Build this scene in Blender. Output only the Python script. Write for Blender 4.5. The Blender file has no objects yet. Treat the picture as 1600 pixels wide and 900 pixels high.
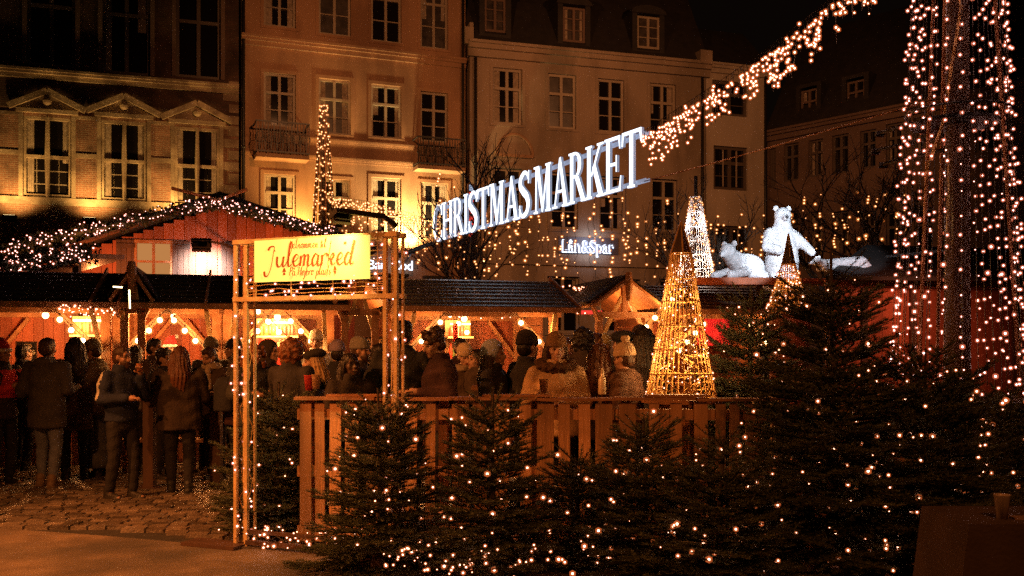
import bpy, bmesh, math, random
import numpy as np
from mathutils import Vector, Matrix, noise
R = math.radians
random.seed(7)
SC = bpy.context.scene
COL = SC.collection
F = 1500.0            # focal length in photograph pixels
HZ = 545.0            # horizon row
EYE = 1.65

# ------------------------------------------------------------- camera
cd = bpy.data.cameras.new('camera'); cam = bpy.data.objects.new('camera', cd); COL.objects.link(cam)
cam.location = (0, 0, EYE); cam.rotation_euler = (R(90), 0, 0)
cd.sensor_width = 36; cd.lens = F / 1600 * 36; cd.shift_y = (HZ - 450) / 1600
cd.clip_start = .05; cd.clip_end = 400
SC.camera = cam
# ------------------------------------------------------------- world: night sky over the city
w = bpy.data.worlds.new('World'); SC.world = w; w.use_nodes = True
bg = w.node_tree.nodes['Background']; bg.inputs[0].default_value = (.55, .30, .20, 1); bg.inputs[1].default_value = .0045
SC.view_settings.view_transform = 'Standard'; SC.view_settings.look = 'None'
SC.view_settings.exposure = 0.0; SC.view_settings.gamma = 1; SC.view_settings.use_curve_mapping = False
SC.cycles.max_bounces = 5; SC.cycles.diffuse_bounces = 3; SC.cycles.glossy_bounces = 2
SC.cycles.transparent_max_bounces = 16; SC.cycles.sample_clamp_indirect = .7
SC.cycles.use_light_tree = True

WARM = (1, .34, .085)
def lamp(kind, name, loc, power, color=WARM, size=.1, aim=None, angle=None, blend=.6, parent=None):
    l = bpy.data.lights.new(name, kind); l.energy = power; l.color = color
    if kind == 'AREA':
        l.size = size
    else:
        l.shadow_soft_size = size
    if kind == 'SPOT':
        l.spot_size = R(angle or 60); l.spot_blend = blend
    o = bpy.data.objects.new(name, l); COL.objects.link(o); o.location = loc
    if aim is not None:
        o.rotation_euler = (Vector(aim) - Vector(loc)).to_track_quat('-Z', 'Y').to_euler()
    if parent: adopt(o, parent)
    return o

# ------------------------------------------------------------- helpers
def P(px, py, Y): return Vector(((px - 800) / F * Y, Y, EYE + (HZ - py) / F * Y))
def zat(py, Y): return EYE + (HZ - py) / F * Y
def adopt(o, parent):
    o.parent = parent
    m = Matrix.Translation(parent.location) if parent.type == 'EMPTY' and parent.parent is None else None
    if m is not None:
        o.matrix_parent_inverse = (m @ parent.rotation_euler.to_matrix().to_4x4()).inverted()
def tag(o, label=None, cat=None, group=None, kind=None):
    if label: o['label'] = label
    if cat: o['category'] = cat
    if group: o['group'] = group
    if kind: o['kind'] = kind
    return o
def thing(name, loc, label, cat, group=None):
    o = bpy.data.objects.new(name, None); COL.objects.link(o); o.location = Vector(loc)
    o.empty_display_size = .1
    return tag(o, label, cat, group)

class MB:
    def __init__(s, M=None): s.v = []; s.f = []; s.m = []; s.M = M; s.mi = 0
    def add(s, vs, fs):
        n = len(s.v)
        if s.M is not None: vs = [s.M @ Vector(p) for p in vs]
        s.v += [tuple(p) for p in vs]; s.f += [tuple(i + n for i in f) for f in fs]; s.m += [s.mi] * len(fs)
    def box(s, a, b):
        (x0, y0, z0), (x1, y1, z1) = a, b
        s.add([(x0,y0,z0),(x1,y0,z0),(x1,y1,z0),(x0,y1,z0),(x0,y0,z1),(x1,y0,z1),(x1,y1,z1),(x0,y1,z1)],
              [(3,2,1,0),(4,5,6,7),(0,1,5,4),(1,2,6,5),(2,3,7,6),(3,0,4,7)])
    def bar(s, p, q, w=.04, h=None, up=(0,0,1)):
        h = h or w; p = Vector(p); q = Vector(q); d = (q - p).normalized(); up = Vector(up)
        if abs(d.dot(up)) > .98: up = Vector((0, 1, 0))
        a = d.cross(up).normalized() * w / 2; b = a.cross(d).normalized() * h / 2
        s.add([p-a-b, p+a-b, p+a+b, p-a+b, q-a-b, q+a-b, q+a+b, q-a+b],
              [(0,1,2,3),(7,6,5,4),(0,4,5,1),(1,5,6,2),(2,6,7,3),(3,7,4,0)])
    def tube(s, pts, r, n=6, cap=True):
        pts = [Vector(p) for p in pts]
        if not hasattr(r, '__len__'): r = [r] * len(pts)
        vs = []; fs = []; t0 = None
        for i, p in enumerate(pts):
            d = (pts[min(i+1, len(pts)-1)] - pts[max(i-1, 0)])
            d = d.normalized() if d.length > 1e-9 else Vector((0,0,1))
            ref = t0 if t0 is not None else (Vector((1,0,0)) if abs(d.x) < .9 else Vector((0,1,0)))
            a = (ref - d * ref.dot(d)); a = a.normalized() if a.length > 1e-6 else d.orthogonal().normalized()
            t0 = a; b = d.cross(a)
            for k in range(n):
                an = 2*math.pi*k/n; vs.append(p + (a*math.cos(an) + b*math.sin(an)) * r[i])
        for i in range(len(pts)-1):
            for k in range(n):
                k2 = (k+1) % n; fs.append((i*n+k, i*n+k2, (i+1)*n+k2, (i+1)*n+k))
        if cap: fs += [tuple(range(n-1, -1, -1)), tuple((len(pts)-1)*n + k for k in range(n))]
        s.add(vs, fs)
    def ball(s, c, r, nu=10, nv=7, sc=(1,1,1), rot=None):
        c = Vector(c); vs = []; fs = []
        for j in range(1, nv):
            t = math.pi*j/nv
            for i in range(nu):
                u = 2*math.pi*i/nu; q = Vector((math.sin(t)*math.cos(u)*sc[0], math.sin(t)*math.sin(u)*sc[1], math.cos(t)*sc[2]))*r
                if rot is not None: q = rot @ q
                vs.append(c + q)
        top = Vector((0,0,r*sc[2])); 
        if rot is not None: top = rot @ top
        vs += [c + top, c - top]; T = len(vs) - 2
        for i in range(nu):
            i2 = (i+1) % nu; fs.append((T, i, i2)); fs.append((T+1, (nv-2)*nu + i2, (nv-2)*nu + i))
            for j in range(nv-2): fs.append((j*nu+i, (j+1)*nu+i, (j+1)*nu+i2, j*nu+i2))
        s.add(vs, fs)
    def quad(s, a, b, c, d): s.add([a, b, c, d], [(0,1,2,3)])
    def poly(s, pts): s.add(pts, [tuple(range(len(pts)))])
    def prism(s, pts, off):
        n = len(pts); off = Vector(off); pts = [Vector(p) for p in pts]
        s.add(pts + [p + off for p in pts], [tuple(range(n)), tuple(range(2*n-1, n-1, -1))] + [(i, i+n, (i+1) % n + n, (i+1) % n) for i in range(n)])
    def lathe(s, c, prof, n=16):
        c = Vector(c); vs = []; fs = []
        for (r, z) in prof:
            for k in range(n):
                a = 2*math.pi*k/n; vs.append(c + Vector((r*math.cos(a), r*math.sin(a), z)))
        for i in range(len(prof)-1):
            for k in range(n):
                k2 = (k+1) % n; fs.append((i*n+k, i*n+k2, (i+1)*n+k2, (i+1)*n+k))
        fs += [tuple(range(n-1, -1, -1)), tuple((len(prof)-1)*n + k for k in range(n))]
        s.add(vs, fs)
    def build(s, name, mats, parent=None, smooth=False):
        me = bpy.data.meshes.new(name); me.from_pydata(s.v, [], s.f)
        if not isinstance(mats, (list, tuple)): mats = [mats]
        for m in mats: me.materials.append(m)
        if len(mats) > 1: me.polygons.foreach_set('material_index', s.m)
        if smooth: me.polygons.foreach_set('use_smooth', [True]*len(me.polygons))
        bm = bmesh.new(); bm.from_mesh(me); bmesh.ops.recalc_face_normals(bm, faces=bm.faces); bm.to_mesh(me); bm.free()
        me.update()
        o = bpy.data.objects.new(name, me); COL.objects.link(o)
        if parent: adopt(o, parent)
        return o

# ------------------------------------------------------------- materials
def mat(name, col, rough=.7, var=.25, scale=6, bump=0, bscale=40, metal=0, emit=0, ecol=None, island=0, spec=.5, stretch=None, dirt=None):
    m = bpy.data.materials.new(name); m.use_nodes = True; nt = m.node_tree; N = nt.nodes; L = nt.links
    b = N['Principled BSDF']; b.inputs['Roughness'].default_value = rough; b.inputs['Metallic'].default_value = metal
    b.inputs['Specular IOR Level'].default_value = spec
    c = (*col, 1)
    tc = N.new('ShaderNodeTexCoord'); mp = N.new('ShaderNodeMapping'); L.new(tc.outputs['Object'], mp.inputs[0])
    if stretch: mp.inputs['Scale'].default_value = stretch
    if var:
        no = N.new('ShaderNodeTexNoise'); no.inputs['Scale'].default_value = scale; no.inputs['Detail'].default_value = 6
        L.new(mp.outputs[0], no.inputs[0])
        mr = N.new('ShaderNodeMapRange'); mr.inputs[1].default_value = .3; mr.inputs[2].default_value = .7
        mr.inputs[3].default_value = 1 - var; mr.inputs[4].default_value = 1 + var; L.new(no.outputs[0], mr.inputs[0])
        v = mr.outputs[0]
        if island:
            ge = N.new('ShaderNodeNewGeometry'); m2 = N.new('ShaderNodeMapRange'); m2.inputs[3].default_value = 1-island; m2.inputs[4].default_value = 1+island
            L.new(ge.outputs['Random Per Island'], m2.inputs[0])
            mm = N.new('ShaderNodeMath'); mm.operation = 'MULTIPLY'; L.new(v, mm.inputs[0]); L.new(m2.outputs[0], mm.inputs[1]); v = mm.outputs[0]
        hs = N.new('ShaderNodeHueSaturation'); hs.inputs['Color'].default_value = c; L.new(v, hs.inputs['Value'])
        out = hs.outputs[0]
        if dirt:
            n3 = N.new('ShaderNodeTexNoise'); n3.inputs['Scale'].default_value = dirt[1]; n3.inputs['Detail'].default_value = 7
            L.new((mp if stretch else tc).outputs[0 if stretch else 3], n3.inputs[0]); cr = N.new('ShaderNodeValToRGB')
            cr.color_ramp.elements[0].position = .45; cr.color_ramp.elements[1].position = .62; L.new(n3.outputs[0], cr.inputs[0])
            mx = N.new('ShaderNodeMix'); mx.data_type = 'RGBA'; L.new(cr.outputs[0], mx.inputs[0]); L.new(out, mx.inputs[6]); mx.inputs[7].default_value = (*dirt[0], 1)
            out = mx.outputs[2]
        L.new(out, b.inputs['Base Color'])
    else: b.inputs['Base Color'].default_value = c
    if bump:
        n2 = N.new('ShaderNodeTexNoise'); n2.inputs['Scale'].default_value = bscale; n2.inputs['Detail'].default_value = 4; L.new(mp.outputs[0], n2.inputs[0])
        bp = N.new('ShaderNodeBump'); bp.inputs['Strength'].default_value = bump; bp.inputs['Distance'].default_value = .02
        L.new(n2.outputs[0], bp.inputs['Height']); L.new(bp.outputs[0], b.inputs['Normal'])
    if emit:
        b.inputs['Emission Color'].default_value = (*(ecol or col), 1); b.inputs['Emission Strength'].default_value = emit
    return m
def glow(name, col, st, sample=True):
    m = bpy.data.materials.new(name); m.use_nodes = True; nt = m.node_tree; nt.nodes.clear()
    e = nt.nodes.new('ShaderNodeEmission'); e.inputs[0].default_value = (*col, 1); e.inputs[1].default_value = st
    o = nt.nodes.new('ShaderNodeOutputMaterial'); nt.links.new(e.outputs[0], o.inputs[0])
    if not sample: m.cycles.emission_sampling = 'NONE'
    return m
def brickmat(name, c1, c2, mortar, sx=4.5, rough=.85):
    m = mat(name, c1, rough, 0, bump=0); nt = m.node_tree; N = nt.nodes; L = nt.links
    tc = N['Texture Coordinate']; mp = N['Mapping']
    L.new(tc.outputs['UV'], mp.inputs[0])
    br = N.new('ShaderNodeTexBrick'); br.inputs['Scale'].default_value = sx; br.inputs['Color1'].default_value = (*c1,1); br.inputs['Color2'].default_value = (*c2,1)
    br.inputs['Mortar'].default_value = (*mortar,1); br.inputs['Brick Width'].default_value = 1.0; br.inputs['Row Height'].default_value = .32; br.inputs['Mortar Size'].default_value = .04
    L.new(mp.outputs[0], br.inputs[0])
    no = N.new('ShaderNodeTexNoise'); no.inputs['Scale'].default_value = 1.3; no.inputs['Detail'].default_value = 5; L.new(tc.outputs['Object'], no.inputs[0])
    mr = N.new('ShaderNodeMapRange'); mr.inputs[1].default_value=.3; mr.inputs[2].default_value=.7; mr.inputs[3].default_value = .35; mr.inputs[4].default_value = 1.35; L.new(no.outputs[0], mr.inputs[0])
    hs = N.new('ShaderNodeHueSaturation'); L.new(br.outputs[0], hs.inputs['Color']); L.new(mr.outputs[0], hs.inputs['Value'])
    L.new(hs.outputs[0], N['Principled BSDF'].inputs['Base Color'])
    bp = N.new('ShaderNodeBump'); bp.inputs['Strength'].default_value = .6; bp.inputs['Distance'].default_value = .01; L.new(br.outputs['Fac'], bp.inputs['Height']); bp.invert = True
    L.new(bp.outputs[0], N['Principled BSDF'].inputs['Normal'])
    return m

M = {}
M['asphalt'] = mat('asphalt', (.19,.14,.10), .55, .35, 3, .35, 60, dirt=((.09,.075,.06), .8))
M['cobble'] = mat('cobble', (.16,.125,.095), .36, .35, 5, .5, 50, island=.5)
M['joint'] = mat('joint_sand', (.035,.03,.025), .8, .3, 8, .4)
M['stucco_orange'] = mat('stucco_orange', (.41,.235,.13), .85, .14, .7, .25, 25, stretch=(1,1,.3), dirt=((.25,.135,.075), .8))
M['stucco_grey'] = mat('stucco_grey', (.37,.285,.21), .85, .14, .6, .25, 25, stretch=(1,1,.3), dirt=((.23,.175,.125), .8))
M['stucco_cream'] = mat('stucco_cream', (.50,.42,.33), .85, .12, .5, .2, 25, stretch=(1,1,.3), dirt=((.36,.30,.23), .7))
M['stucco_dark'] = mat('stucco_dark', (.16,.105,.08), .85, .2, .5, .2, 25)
M['brick'] = brickmat('brick', (.33,.16,.09), (.24,.11,.06), (.36,.28,.2))
M['brick_dark'] = brickmat('brick_dark', (.10,.045,.028), (.07,.035,.022), (.09,.07,.05))  # darker copy of the brick; the unlit upper wall is put into colour
M['sand_stone'] = mat('sand_stone', (.44,.34,.22), .8, .3, 1.6, .5, 14, dirt=((.20,.14,.09), 1.1))
M['white_frame'] = mat('window_frame_paint', (.36,.29,.21), .5, .1, 3)
M['brown_frame'] = mat('brown_frame_paint', (.12,.09,.07), .5, .1, 3)
M['glass'] = mat('window_glass', (.010,.008,.008), .07, 0, spec=.6)
M['curtain'] = mat('curtain_glass', (.06,.05,.045), .3, .5, 3)
M['drape'] = mat('curtain_cloth', (.34,.27,.20), .9, .3, 8)
M['lit_pane'] = glow('lit_window', (1,.42,.13), .5)
M['wet_roof'] = mat('wet_roof_boards', (.05,.045,.045), .3, .3, 3, .4, 25, island=.3)
M['slate'] = mat('roof_slate', (.022,.018,.017), .75, .3, 3, .3, 20, island=.2)
M['iron'] = mat('black_iron', (.02,.018,.016), .45, .1, 5)
M['wood'] = mat('larch_wood', (.33,.14,.06), .6, .28, 5, .25, 60, island=.22, stretch=(1,1,.12))
M['wood_h'] = mat('larch_wood_beam', (.42,.20,.09), .6, .28, 7, .25, 60, island=.15)
M['wood_red'] = mat('red_stained_planks', (.36,.10,.045), .6, .28, 5, .25, 50, island=.28, stretch=(1,1,.12))
M['wood_dark'] = mat('dark_stained_wood', (.09,.045,.028), .6, .3, 6, .25, 50, island=.25, stretch=(1,1,.15))
M['wood_pale'] = mat('pale_gate_timber', (.64,.43,.20), .55, .25, 9, .2, 60, island=.12)
M['pallet'] = mat('pallet_planks', (.52,.27,.12), .65, .4, 5, .35, 60, island=.32, stretch=(1,1,.1))
M['needles'] = mat('fir_needles', (.11,.13,.08), .5, .35, 12, spec=.4)
M['twig'] = mat('fir_twig', (.09,.06,.035), .7, .2, 9)
M['bark'] = mat('tree_bark', (.07,.048,.033), .85, .35, 14, .5, 50)
M['wire'] = mat('dark_wire', (.035,.028,.02), .5, 0)
M['steel'] = mat('steel_rod', (.42,.19,.08), .35, .3, 6, metal=.2)
M['mast'] = mat('mast_plastic', (.16,.10,.065), .22, .35, 10, stretch=(1,1,.2), bump=.3, bscale=12)
M['rattan'] = mat('golden_rattan', (.72,.42,.14), .45, .3, 20)
M['rattan_white'] = mat('white_rattan', (.75,.68,.62), .5, .15, 20)
M['bulb'] = glow('fairy_bulb', (1,.50,.32), 14, False)
M['bulb_far'] = glow('fairy_bulb_far', (1,.48,.20), 7, False)
M['bulb_pink'] = glow('fairy_bulb_cool', (1,.56,.50), 14, False)
def halomat(name, col, st, alpha):   # see-through emissive shell painting a glow halo round each bulb
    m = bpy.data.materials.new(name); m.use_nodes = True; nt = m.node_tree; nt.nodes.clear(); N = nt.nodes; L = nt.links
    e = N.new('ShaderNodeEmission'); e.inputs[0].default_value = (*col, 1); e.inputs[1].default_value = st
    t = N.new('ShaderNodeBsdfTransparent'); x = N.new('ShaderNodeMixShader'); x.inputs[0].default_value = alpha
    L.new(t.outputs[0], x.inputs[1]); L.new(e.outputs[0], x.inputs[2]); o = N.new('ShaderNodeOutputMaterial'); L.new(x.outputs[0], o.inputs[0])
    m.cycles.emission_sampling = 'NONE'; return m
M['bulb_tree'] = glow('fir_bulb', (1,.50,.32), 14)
M['bulb_tree_cap'] = halomat('fir_bulb_cap', (1,.19,.045), 1.1, .26)
M['bulb_cap'] = halomat('bulb_cap', (1,.19,.045), 1.1, .26)
M['bulb_pink_cap'] = halomat('bulb_pink_cap', (1,.20,.09), 1.15, .28)
M['bulb_far_cap'] = halomat('bulb_far_cap', (1,.24,.04), 1.1, .24)
M['globe_cap'] = halomat('globe_cap', (1,.34,.06), 1.2, .26)
M['globe'] = glow('festoon_globe', (1,.62,.26), 30, False)
M['sign_white'] = glow('sign_led_face', (.84,.90,1), 2.4)
M['sign_edge'] = mat('sign_edge', (.50,.54,.62), .4, .1, 10, emit=.32, ecol=(.6,.72,1))
M['banner'] = mat('banner_cloth', (.86,.76,.22), .7, .05, 3, emit=.72, ecol=(1,.87,.20))  # even glow put into the cloth as emission, besides the floodlight
M['ink'] = mat('banner_ink', (.40,.085,.012), .8, 0)
M['led_blue'] = glow('shop_sign_led', (.70,.80,1), 3.5)
M['led_soft'] = glow('shop_sign_halo', (.45,.55,.75), .8)
M['red_neon'] = glow('red_neon', (1,.06,.04), 1.0)
M['red_cloth'] = mat('red_cloth', (.62,.05,.035), .7, .2, 5)
M['bear'] = mat('white_bear_fur', (.78,.80,.84), .75, .22, 14, .6, 60)
M['bear_dark'] = mat('bear_nose', (.05,.05,.055), .4, 0)
M['concrete'] = mat('concrete', (.085,.055,.042), .75, .2, 4, .3, 40)
M['clear_plastic'] = mat('cup_plastic', (.5,.40,.33), .2, .1, 5)
M['black_plastic'] = mat('lamp_housing', (.025,.022,.02), .4, 0)
M['board'] = mat('chalk_board', (.02,.018,.016), .6, .2, 8)
M['chalk'] = mat('chalk_paint', (.8,.62,.38), .8, .3, 30)
M['green_garland'] = mat('garland_green', (.03,.045,.022), .6, .4, 15)
M['flood_white'] = glow('flood_lens', (.85,.9,1), 12, False)
M['flood_warm'] = glow('flood_lens_warm', (1,.7,.3), 10, False)
SC.cycles.use_denoising = False
# ------------------------------------------------------------- assumed street lamps, added to light the facades (hung on cables, above the frame)
def pendant(loc, power, label, color=(1,.36,.12)):
    t = thing('assumed_pendant_lamp', loc, label, 'street lamp', 'assumed street lamps hung over the square')
    m = MB(); m.lathe(loc, [(.02,.45),(.05,.30),(.22,.12),(.26,.0),(.24,-.02)], 16); m.build('lamp_shade', M['iron'], t, True)
    m = MB(); m.ball(Vector(loc)+Vector((0,0,-.02)), .09); m.build('lamp_bulb', M['flood_warm'], t, True)
    m = MB(); m.tube([Vector(loc)+Vector((-9,0,.9)), Vector(loc)+Vector((0,0,.45)), Vector(loc)+Vector((9,0,.9))], .008, 4); m.build('span_wire', M['wire'], t)
    lamp('SPOT', 'lamp_light', Vector(loc)+Vector((0,0,-.16)), power, color, .12, aim=Vector(loc)+Vector((-.05,1.0,-.42)), angle=104, blend=.7, parent=t)
pendant((-2.8, 24.5, 12.4), 2200, 'assumed pendant street lamp with iron shade before the orange facade')
pendant((8.0, 26.5, 13.2), 2300, 'assumed pendant street lamp with iron shade before the grey facade')
def post_lamp(loc, power, aim, label, angle=80):
    t = thing('added_street_lamp', (loc[0], loc[1], 0), label, 'street lamp')
    m = MB(); m.tube([(loc[0], loc[1], 0), (loc[0], loc[1], loc[2]+.1)], [.07, .045], 10); m.build('pole', M['iron'], t, True)
    m = MB(); m.lathe((loc[0], loc[1]+.35, loc[2]), [(.03,.2),(.2,.06),(.22,0)], 14); m.build('lamp_shade', M['iron'], t, True)
    m = MB(); m.tube([(loc[0], loc[1], loc[2]+.08), (loc[0], loc[1]+.35, loc[2]+.2)], .02, 6); m.build('arm', M['iron'], t)
    lamp('SPOT', 'lamp_light', (loc[0], loc[1]+.35, loc[2]-.03), power, (1,.29,.06), .12, aim=aim, angle=angle, blend=1.0, parent=t)
post_lamp((-6.2, 2.2, 5.2), 2100, (-2.6, 8.6, .9), 'assumed iron street lamp beside the footpath left of the viewer', 60)  # out of view, assumed from the warm light on the foreground
post_lamp((-6.9, 6.6, 4.8), 2700, (-2.9, 7.9, 0), 'assumed iron street lamp beside the cobbles outside the left edge', 84)  # second lamp out of view, added to brighten the footpath
post_lamp((2.6, .6, 5.2), 560, (.6, 8.0, .9), 'added iron street lamp beside the footpath right of the viewer', 72)  # unseen lamp, added to brighten the fence, crowd and firs

# ------------------------------------------------------------- ground
def cobbles():
    rng = np.random.RandomState(3)
    V = []; Fc = []
    y = 7.75; row = 0
    while y < 17.5:
        dy = .115 + rng.rand()*.03; x = -11.2 + rng.rand()*.1
        while x < 5.5:
            dx = .15 + rng.rand()*.09
            edge = 8.95 if x < -5 else (8.95 - (x+5)/2.6*.75 if x < -2.4 else 7.9)
            if y > edge + .12*math.sin(x*3.1) + .05*math.sin(x*11) + rng.rand()*.08:
                g = .006; h = rng.rand()*.012; n = len(V); b = .007
                t1, t2, t3, t4 = rng.rand(4)*.008
                V += [(x+g,y+g,-.03),(x+dx-g,y+g,-.03),(x+dx-g,y+dy-g,-.03),(x+g,y+dy-g,-.03)]
                V += [(x+g+b,y+g+b,h+.012+t1),(x+dx-g-b,y+g+b,h+.012+t2),(x+dx-g-b,y+dy-g-b,h+.012+t3),(x+g+b,y+dy-g-b,h+.012+t4)]
                Fc += [(n+4,n+5,n+6,n+7),(n,n+1,n+5,n+4),(n+1,n+2,n+6,n+5),(n+2,n+3,n+7,n+6),(n+3,n,n+4,n+7)]
            x += dx
        y += dy; row += 1
    me = bpy.data.meshes.new('cobblestones'); me.from_pydata(V, [], Fc); me.materials.append(M['cobble'])
    o = bpy.data.objects.new('cobblestones', me); COL.objects.link(o); tag(o, kind='structure'); return o
cobbles()
m = MB(); m.quad((-120,-30,-.012),(120,-30,-.012),(120,160,-.012),(-120,160,-.012)); tag(m.build('ground', M['joint']), kind='structure')
m = MB(); pts = [(-14,-6,0),(14,-6,0),(14,7.7,0),(-1.0,7.55,0),(-2.4,8.0,0),(-3.6,8.45,0),(-5,8.9,0),(-8,9.05,0),(-14,9.1,0)]
vs = [(x,y,-.02) for x,y,z in pts] + [(x,y,.006) for x,y,z in pts]; n = len(pts)
m.add(vs, [tuple(range(n, 2*n))] + [(i,(i+1)%n,(i+1)%n+n,i+n) for i in range(n)]); tag(m.build('footpath', M['asphalt']), kind='structure')

# ------------------------------------------------------------- facades
class Fac:
    def __init__(s, A, B):
        s.A = Vector((A[0], A[1], 0)); B = Vector((B[0], B[1], 0)); s.len = (B - s.A).length; s.d = (B - s.A) / s.len
        s.n = Vector((-s.d.y, s.d.x, 0))          # inward (away from camera)
        s.M = Matrix(((s.d.x, s.n.x, 0, s.A.x), (s.d.y, s.n.y, 0, s.A.y), (0,0,1,0), (0,0,0,1)))
    def u(s, px, v=0):
        k = (px - 800) / F; A = s.A + s.n * v
        return (k*A.y - A.x) / (s.d.x - k*s.d.y)
    def uz(s, px, py, v=0):
        u = s.u(px, v); Y = s.A.y + s.n.y*v + s.d.y*u
        return u, zat(py, Y)
    def rect(s, r):
        u0 = s.u(r[0]); u1 = s.u(r[2]); um = s.u((r[0]+r[2])/2); Y = s.A.y + s.d.y*um
        return (u0, zat(r[3], Y), u1, zat(r[1], Y))
    def w(s, u, v, z): return s.M @ Vector((u, v, z))
def fromY(px0, Y0, px1, Y1): return Fac(((px0-800)/F*Y0, Y0), ((px1-800)/F*Y1, Y1))

def wall_mesh(fac, u0, u1, z0, z1, rects, material, root, depth=.2, back=7, uvs=False, name='wall'):
    us = sorted(set([u0, u1] + [r[0] for r in rects] + [r[2] for r in rects]))
    zs = sorted(set([z0, z1] + [max(z0,r[1]) for r in rects] + [min(z1,r[3]) for r in rects]))
    m = MB(fac.M)
    for i in range(len(us)-1):
        for j in range(len(zs)-1):
            cu = (us[i]+us[i+1])/2; cz = (zs[j]+zs[j+1])/2
            if any(r[0] < cu < r[2] and r[1] < cz < r[3] for r in rects): continue
            m.quad((us[i],0,zs[j]),(us[i+1],0,zs[j]),(us[i+1],0,zs[j+1]),(us[i],0,zs[j+1]))
    for r in rects:
        a, b, c, d = r[0], max(z0,r[1]), r[2], min(z1,r[3])
        m.quad((a,0,b),(a,depth,b),(a,depth,d),(a,0,d)); m.quad((c,0,b),(c,0,d),(c,depth,d),(c,depth,b))
        m.quad((a,0,b),(c,0,b),(c,depth,b),(a,depth,b)); m.quad((a,0,d),(a,depth,d),(c,depth,d),(c,0,d))
    m.quad((u0,0,z0),(u0,back,z0),(u0,back,z1),(u0,0,z1)); m.quad((u1,0,z0),(u1,0,z1),(u1,back,z1),(u1,back,z0))
    m.quad((u0,back,z0),(u1,back,z0),(u1,back,z1),(u0,back,z1)); m.quad((u0,0,z1),(u1,0,z1),(u1,back,z1),(u0,back,z1))
    o = m.build(name, material, root)
    if uvs:
        me = o.data; uv = me.uv_layers.new(name='UVMap'); Mi = fac.M.inverted()
        for l in me.loops:
            q = Mi @ me.vertices[l.vertex_index].co; uv.data[l.index].uv = (q.x + q.y, q.z)
    return o
def window(fac, r, root, rows=(.36,), cols=1, material='white_frame', glass='glass', fw=.09, surround=None, v0=.10, bars=True, extra=()):
    """rows: heights (fraction from the top) of the crossing bars; casement bar in the lower lights"""
    a, b, c, d = r
    m = MB(fac.M); v1 = v0 + .07
    m.box((a,v0,b),(a+fw,v1,d)); m.box((c-fw,v0,b),(c,v1,d)); m.box((a+fw,v0,d-fw),(c-fw,v1,d)); m.box((a+fw,v0,b),(c-fw,v1,b+fw))
    for k in range(cols):
        x = a + (c-a)*(k+1)/(cols+1); m.box((x-fw*.6,v0-.012,b+fw),(x+fw*.6,v1-.004,d-fw))
    zs = [d - (d-b)*t for t in rows]
    for z in zs: m.box((a+fw,v0-.02,z-fw*.55),(c-fw,v1-.008,z+fw*.55))
    for t in extra:
        z = d - (d-b)*t; m.box((a+fw,v0+.01,z-.018),(c-fw,v1-.012,z+.018))
    f = m.build('window', M[material], root)
    m = MB(fac.M); m.quad((a+.02,v1+.02,b+.02),(c-.02,v1+.02,b+.02),(c-.02,v1+.02,d-.02),(a+.02,v1+.02,d-.02)); m.build('pane', M[glass], f)
    rw = random.Random(int(a*131+d*17))
    if glass != 'lit_pane' and (c-a) < 2.2 and rw.random() < .5:      # drapes behind the glass line
        for (x0,x1) in ((a+fw,a+fw+(c-a)*rw.uniform(.10,.22)),(c-fw-(c-a)*rw.uniform(.08,.2),c-fw)):
            m = MB(fac.M); n = 7; zt = d-fw; zb = b+fw+(0 if rw.random()<.7 else (d-b)*.4)
            for i in range(n): m.quad((x0+(x1-x0)*i/n,v1+.004+.012*(i%2),zb),(x0+(x1-x0)*(i+1)/n,v1+.004+.012*((i+1)%2),zb),(x0+(x1-x0)*(i+1)/n,v1+.004+.012*((i+1)%2),zt),(x0+(x1-x0)*i/n,v1+.004+.012*(i%2),zt))
            m.build('curtain', M['drape'], f)
    if surround:
        m = MB(fac.M); s = .12
        m.box((a-s,-.035,b-.10),(c+s,-.002,b)); m.box((a-s,-.03,b),(a,-.002,d+s)); m.box((c,-.03,b),(c+s,-.002,d+s)); m.box((a,-.03,d),(c,-.002,d+s))
        m.build('sill', M[surround], f)
    return f
def cornice(fac, u0, u1, z, root, material, h=.3, out=.25, name='cornice'):
    m = MB(fac.M); m.box((u0,-out*.4,z-h),(u1,-.004,z-h*.45)); m.box((u0,-out*.75,z-h*.45),(u1,-.004,z-h*.12)); m.box((u0,-out,z-h*.12),(u1,-.004,z+.05))
    return m.build(name, M[material], root)
def text(name, s, loc, rot, size, material, parent=None, extrude=.01, align='LEFT', offset=0, sx=1):
    cu = bpy.data.curves.new(name, 'FONT'); cu.body = s; cu.size = size; cu.extrude = extrude; cu.align_x = align; cu.offset = offset
    tmp = bpy.data.objects.new(name, cu); COL.objects.link(tmp); dg = bpy.context.evaluated_depsgraph_get(); dg.update()
    me = bpy.data.meshes.new_from_object(tmp.evaluated_get(dg)); bpy.data.objects.remove(tmp)
    Mx = Matrix.Translation(Vector(loc)) @ rot.to_4x4() @ Matrix.Diagonal((sx,1,1,1)); me.transform(Mx); me.materials.clear(); me.materials.append(material)
    o = bpy.data.objects.new(name, me); COL.objects.link(o)
    if parent: adopt(o, parent)
    return o
def facrot(fac):   # text plane: x along u, y up, z towards the camera
    return Matrix(((fac.d.x, 0, -fac.n.x), (fac.d.y, 0, -fac.n.y), (0, 1, 0)))

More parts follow.
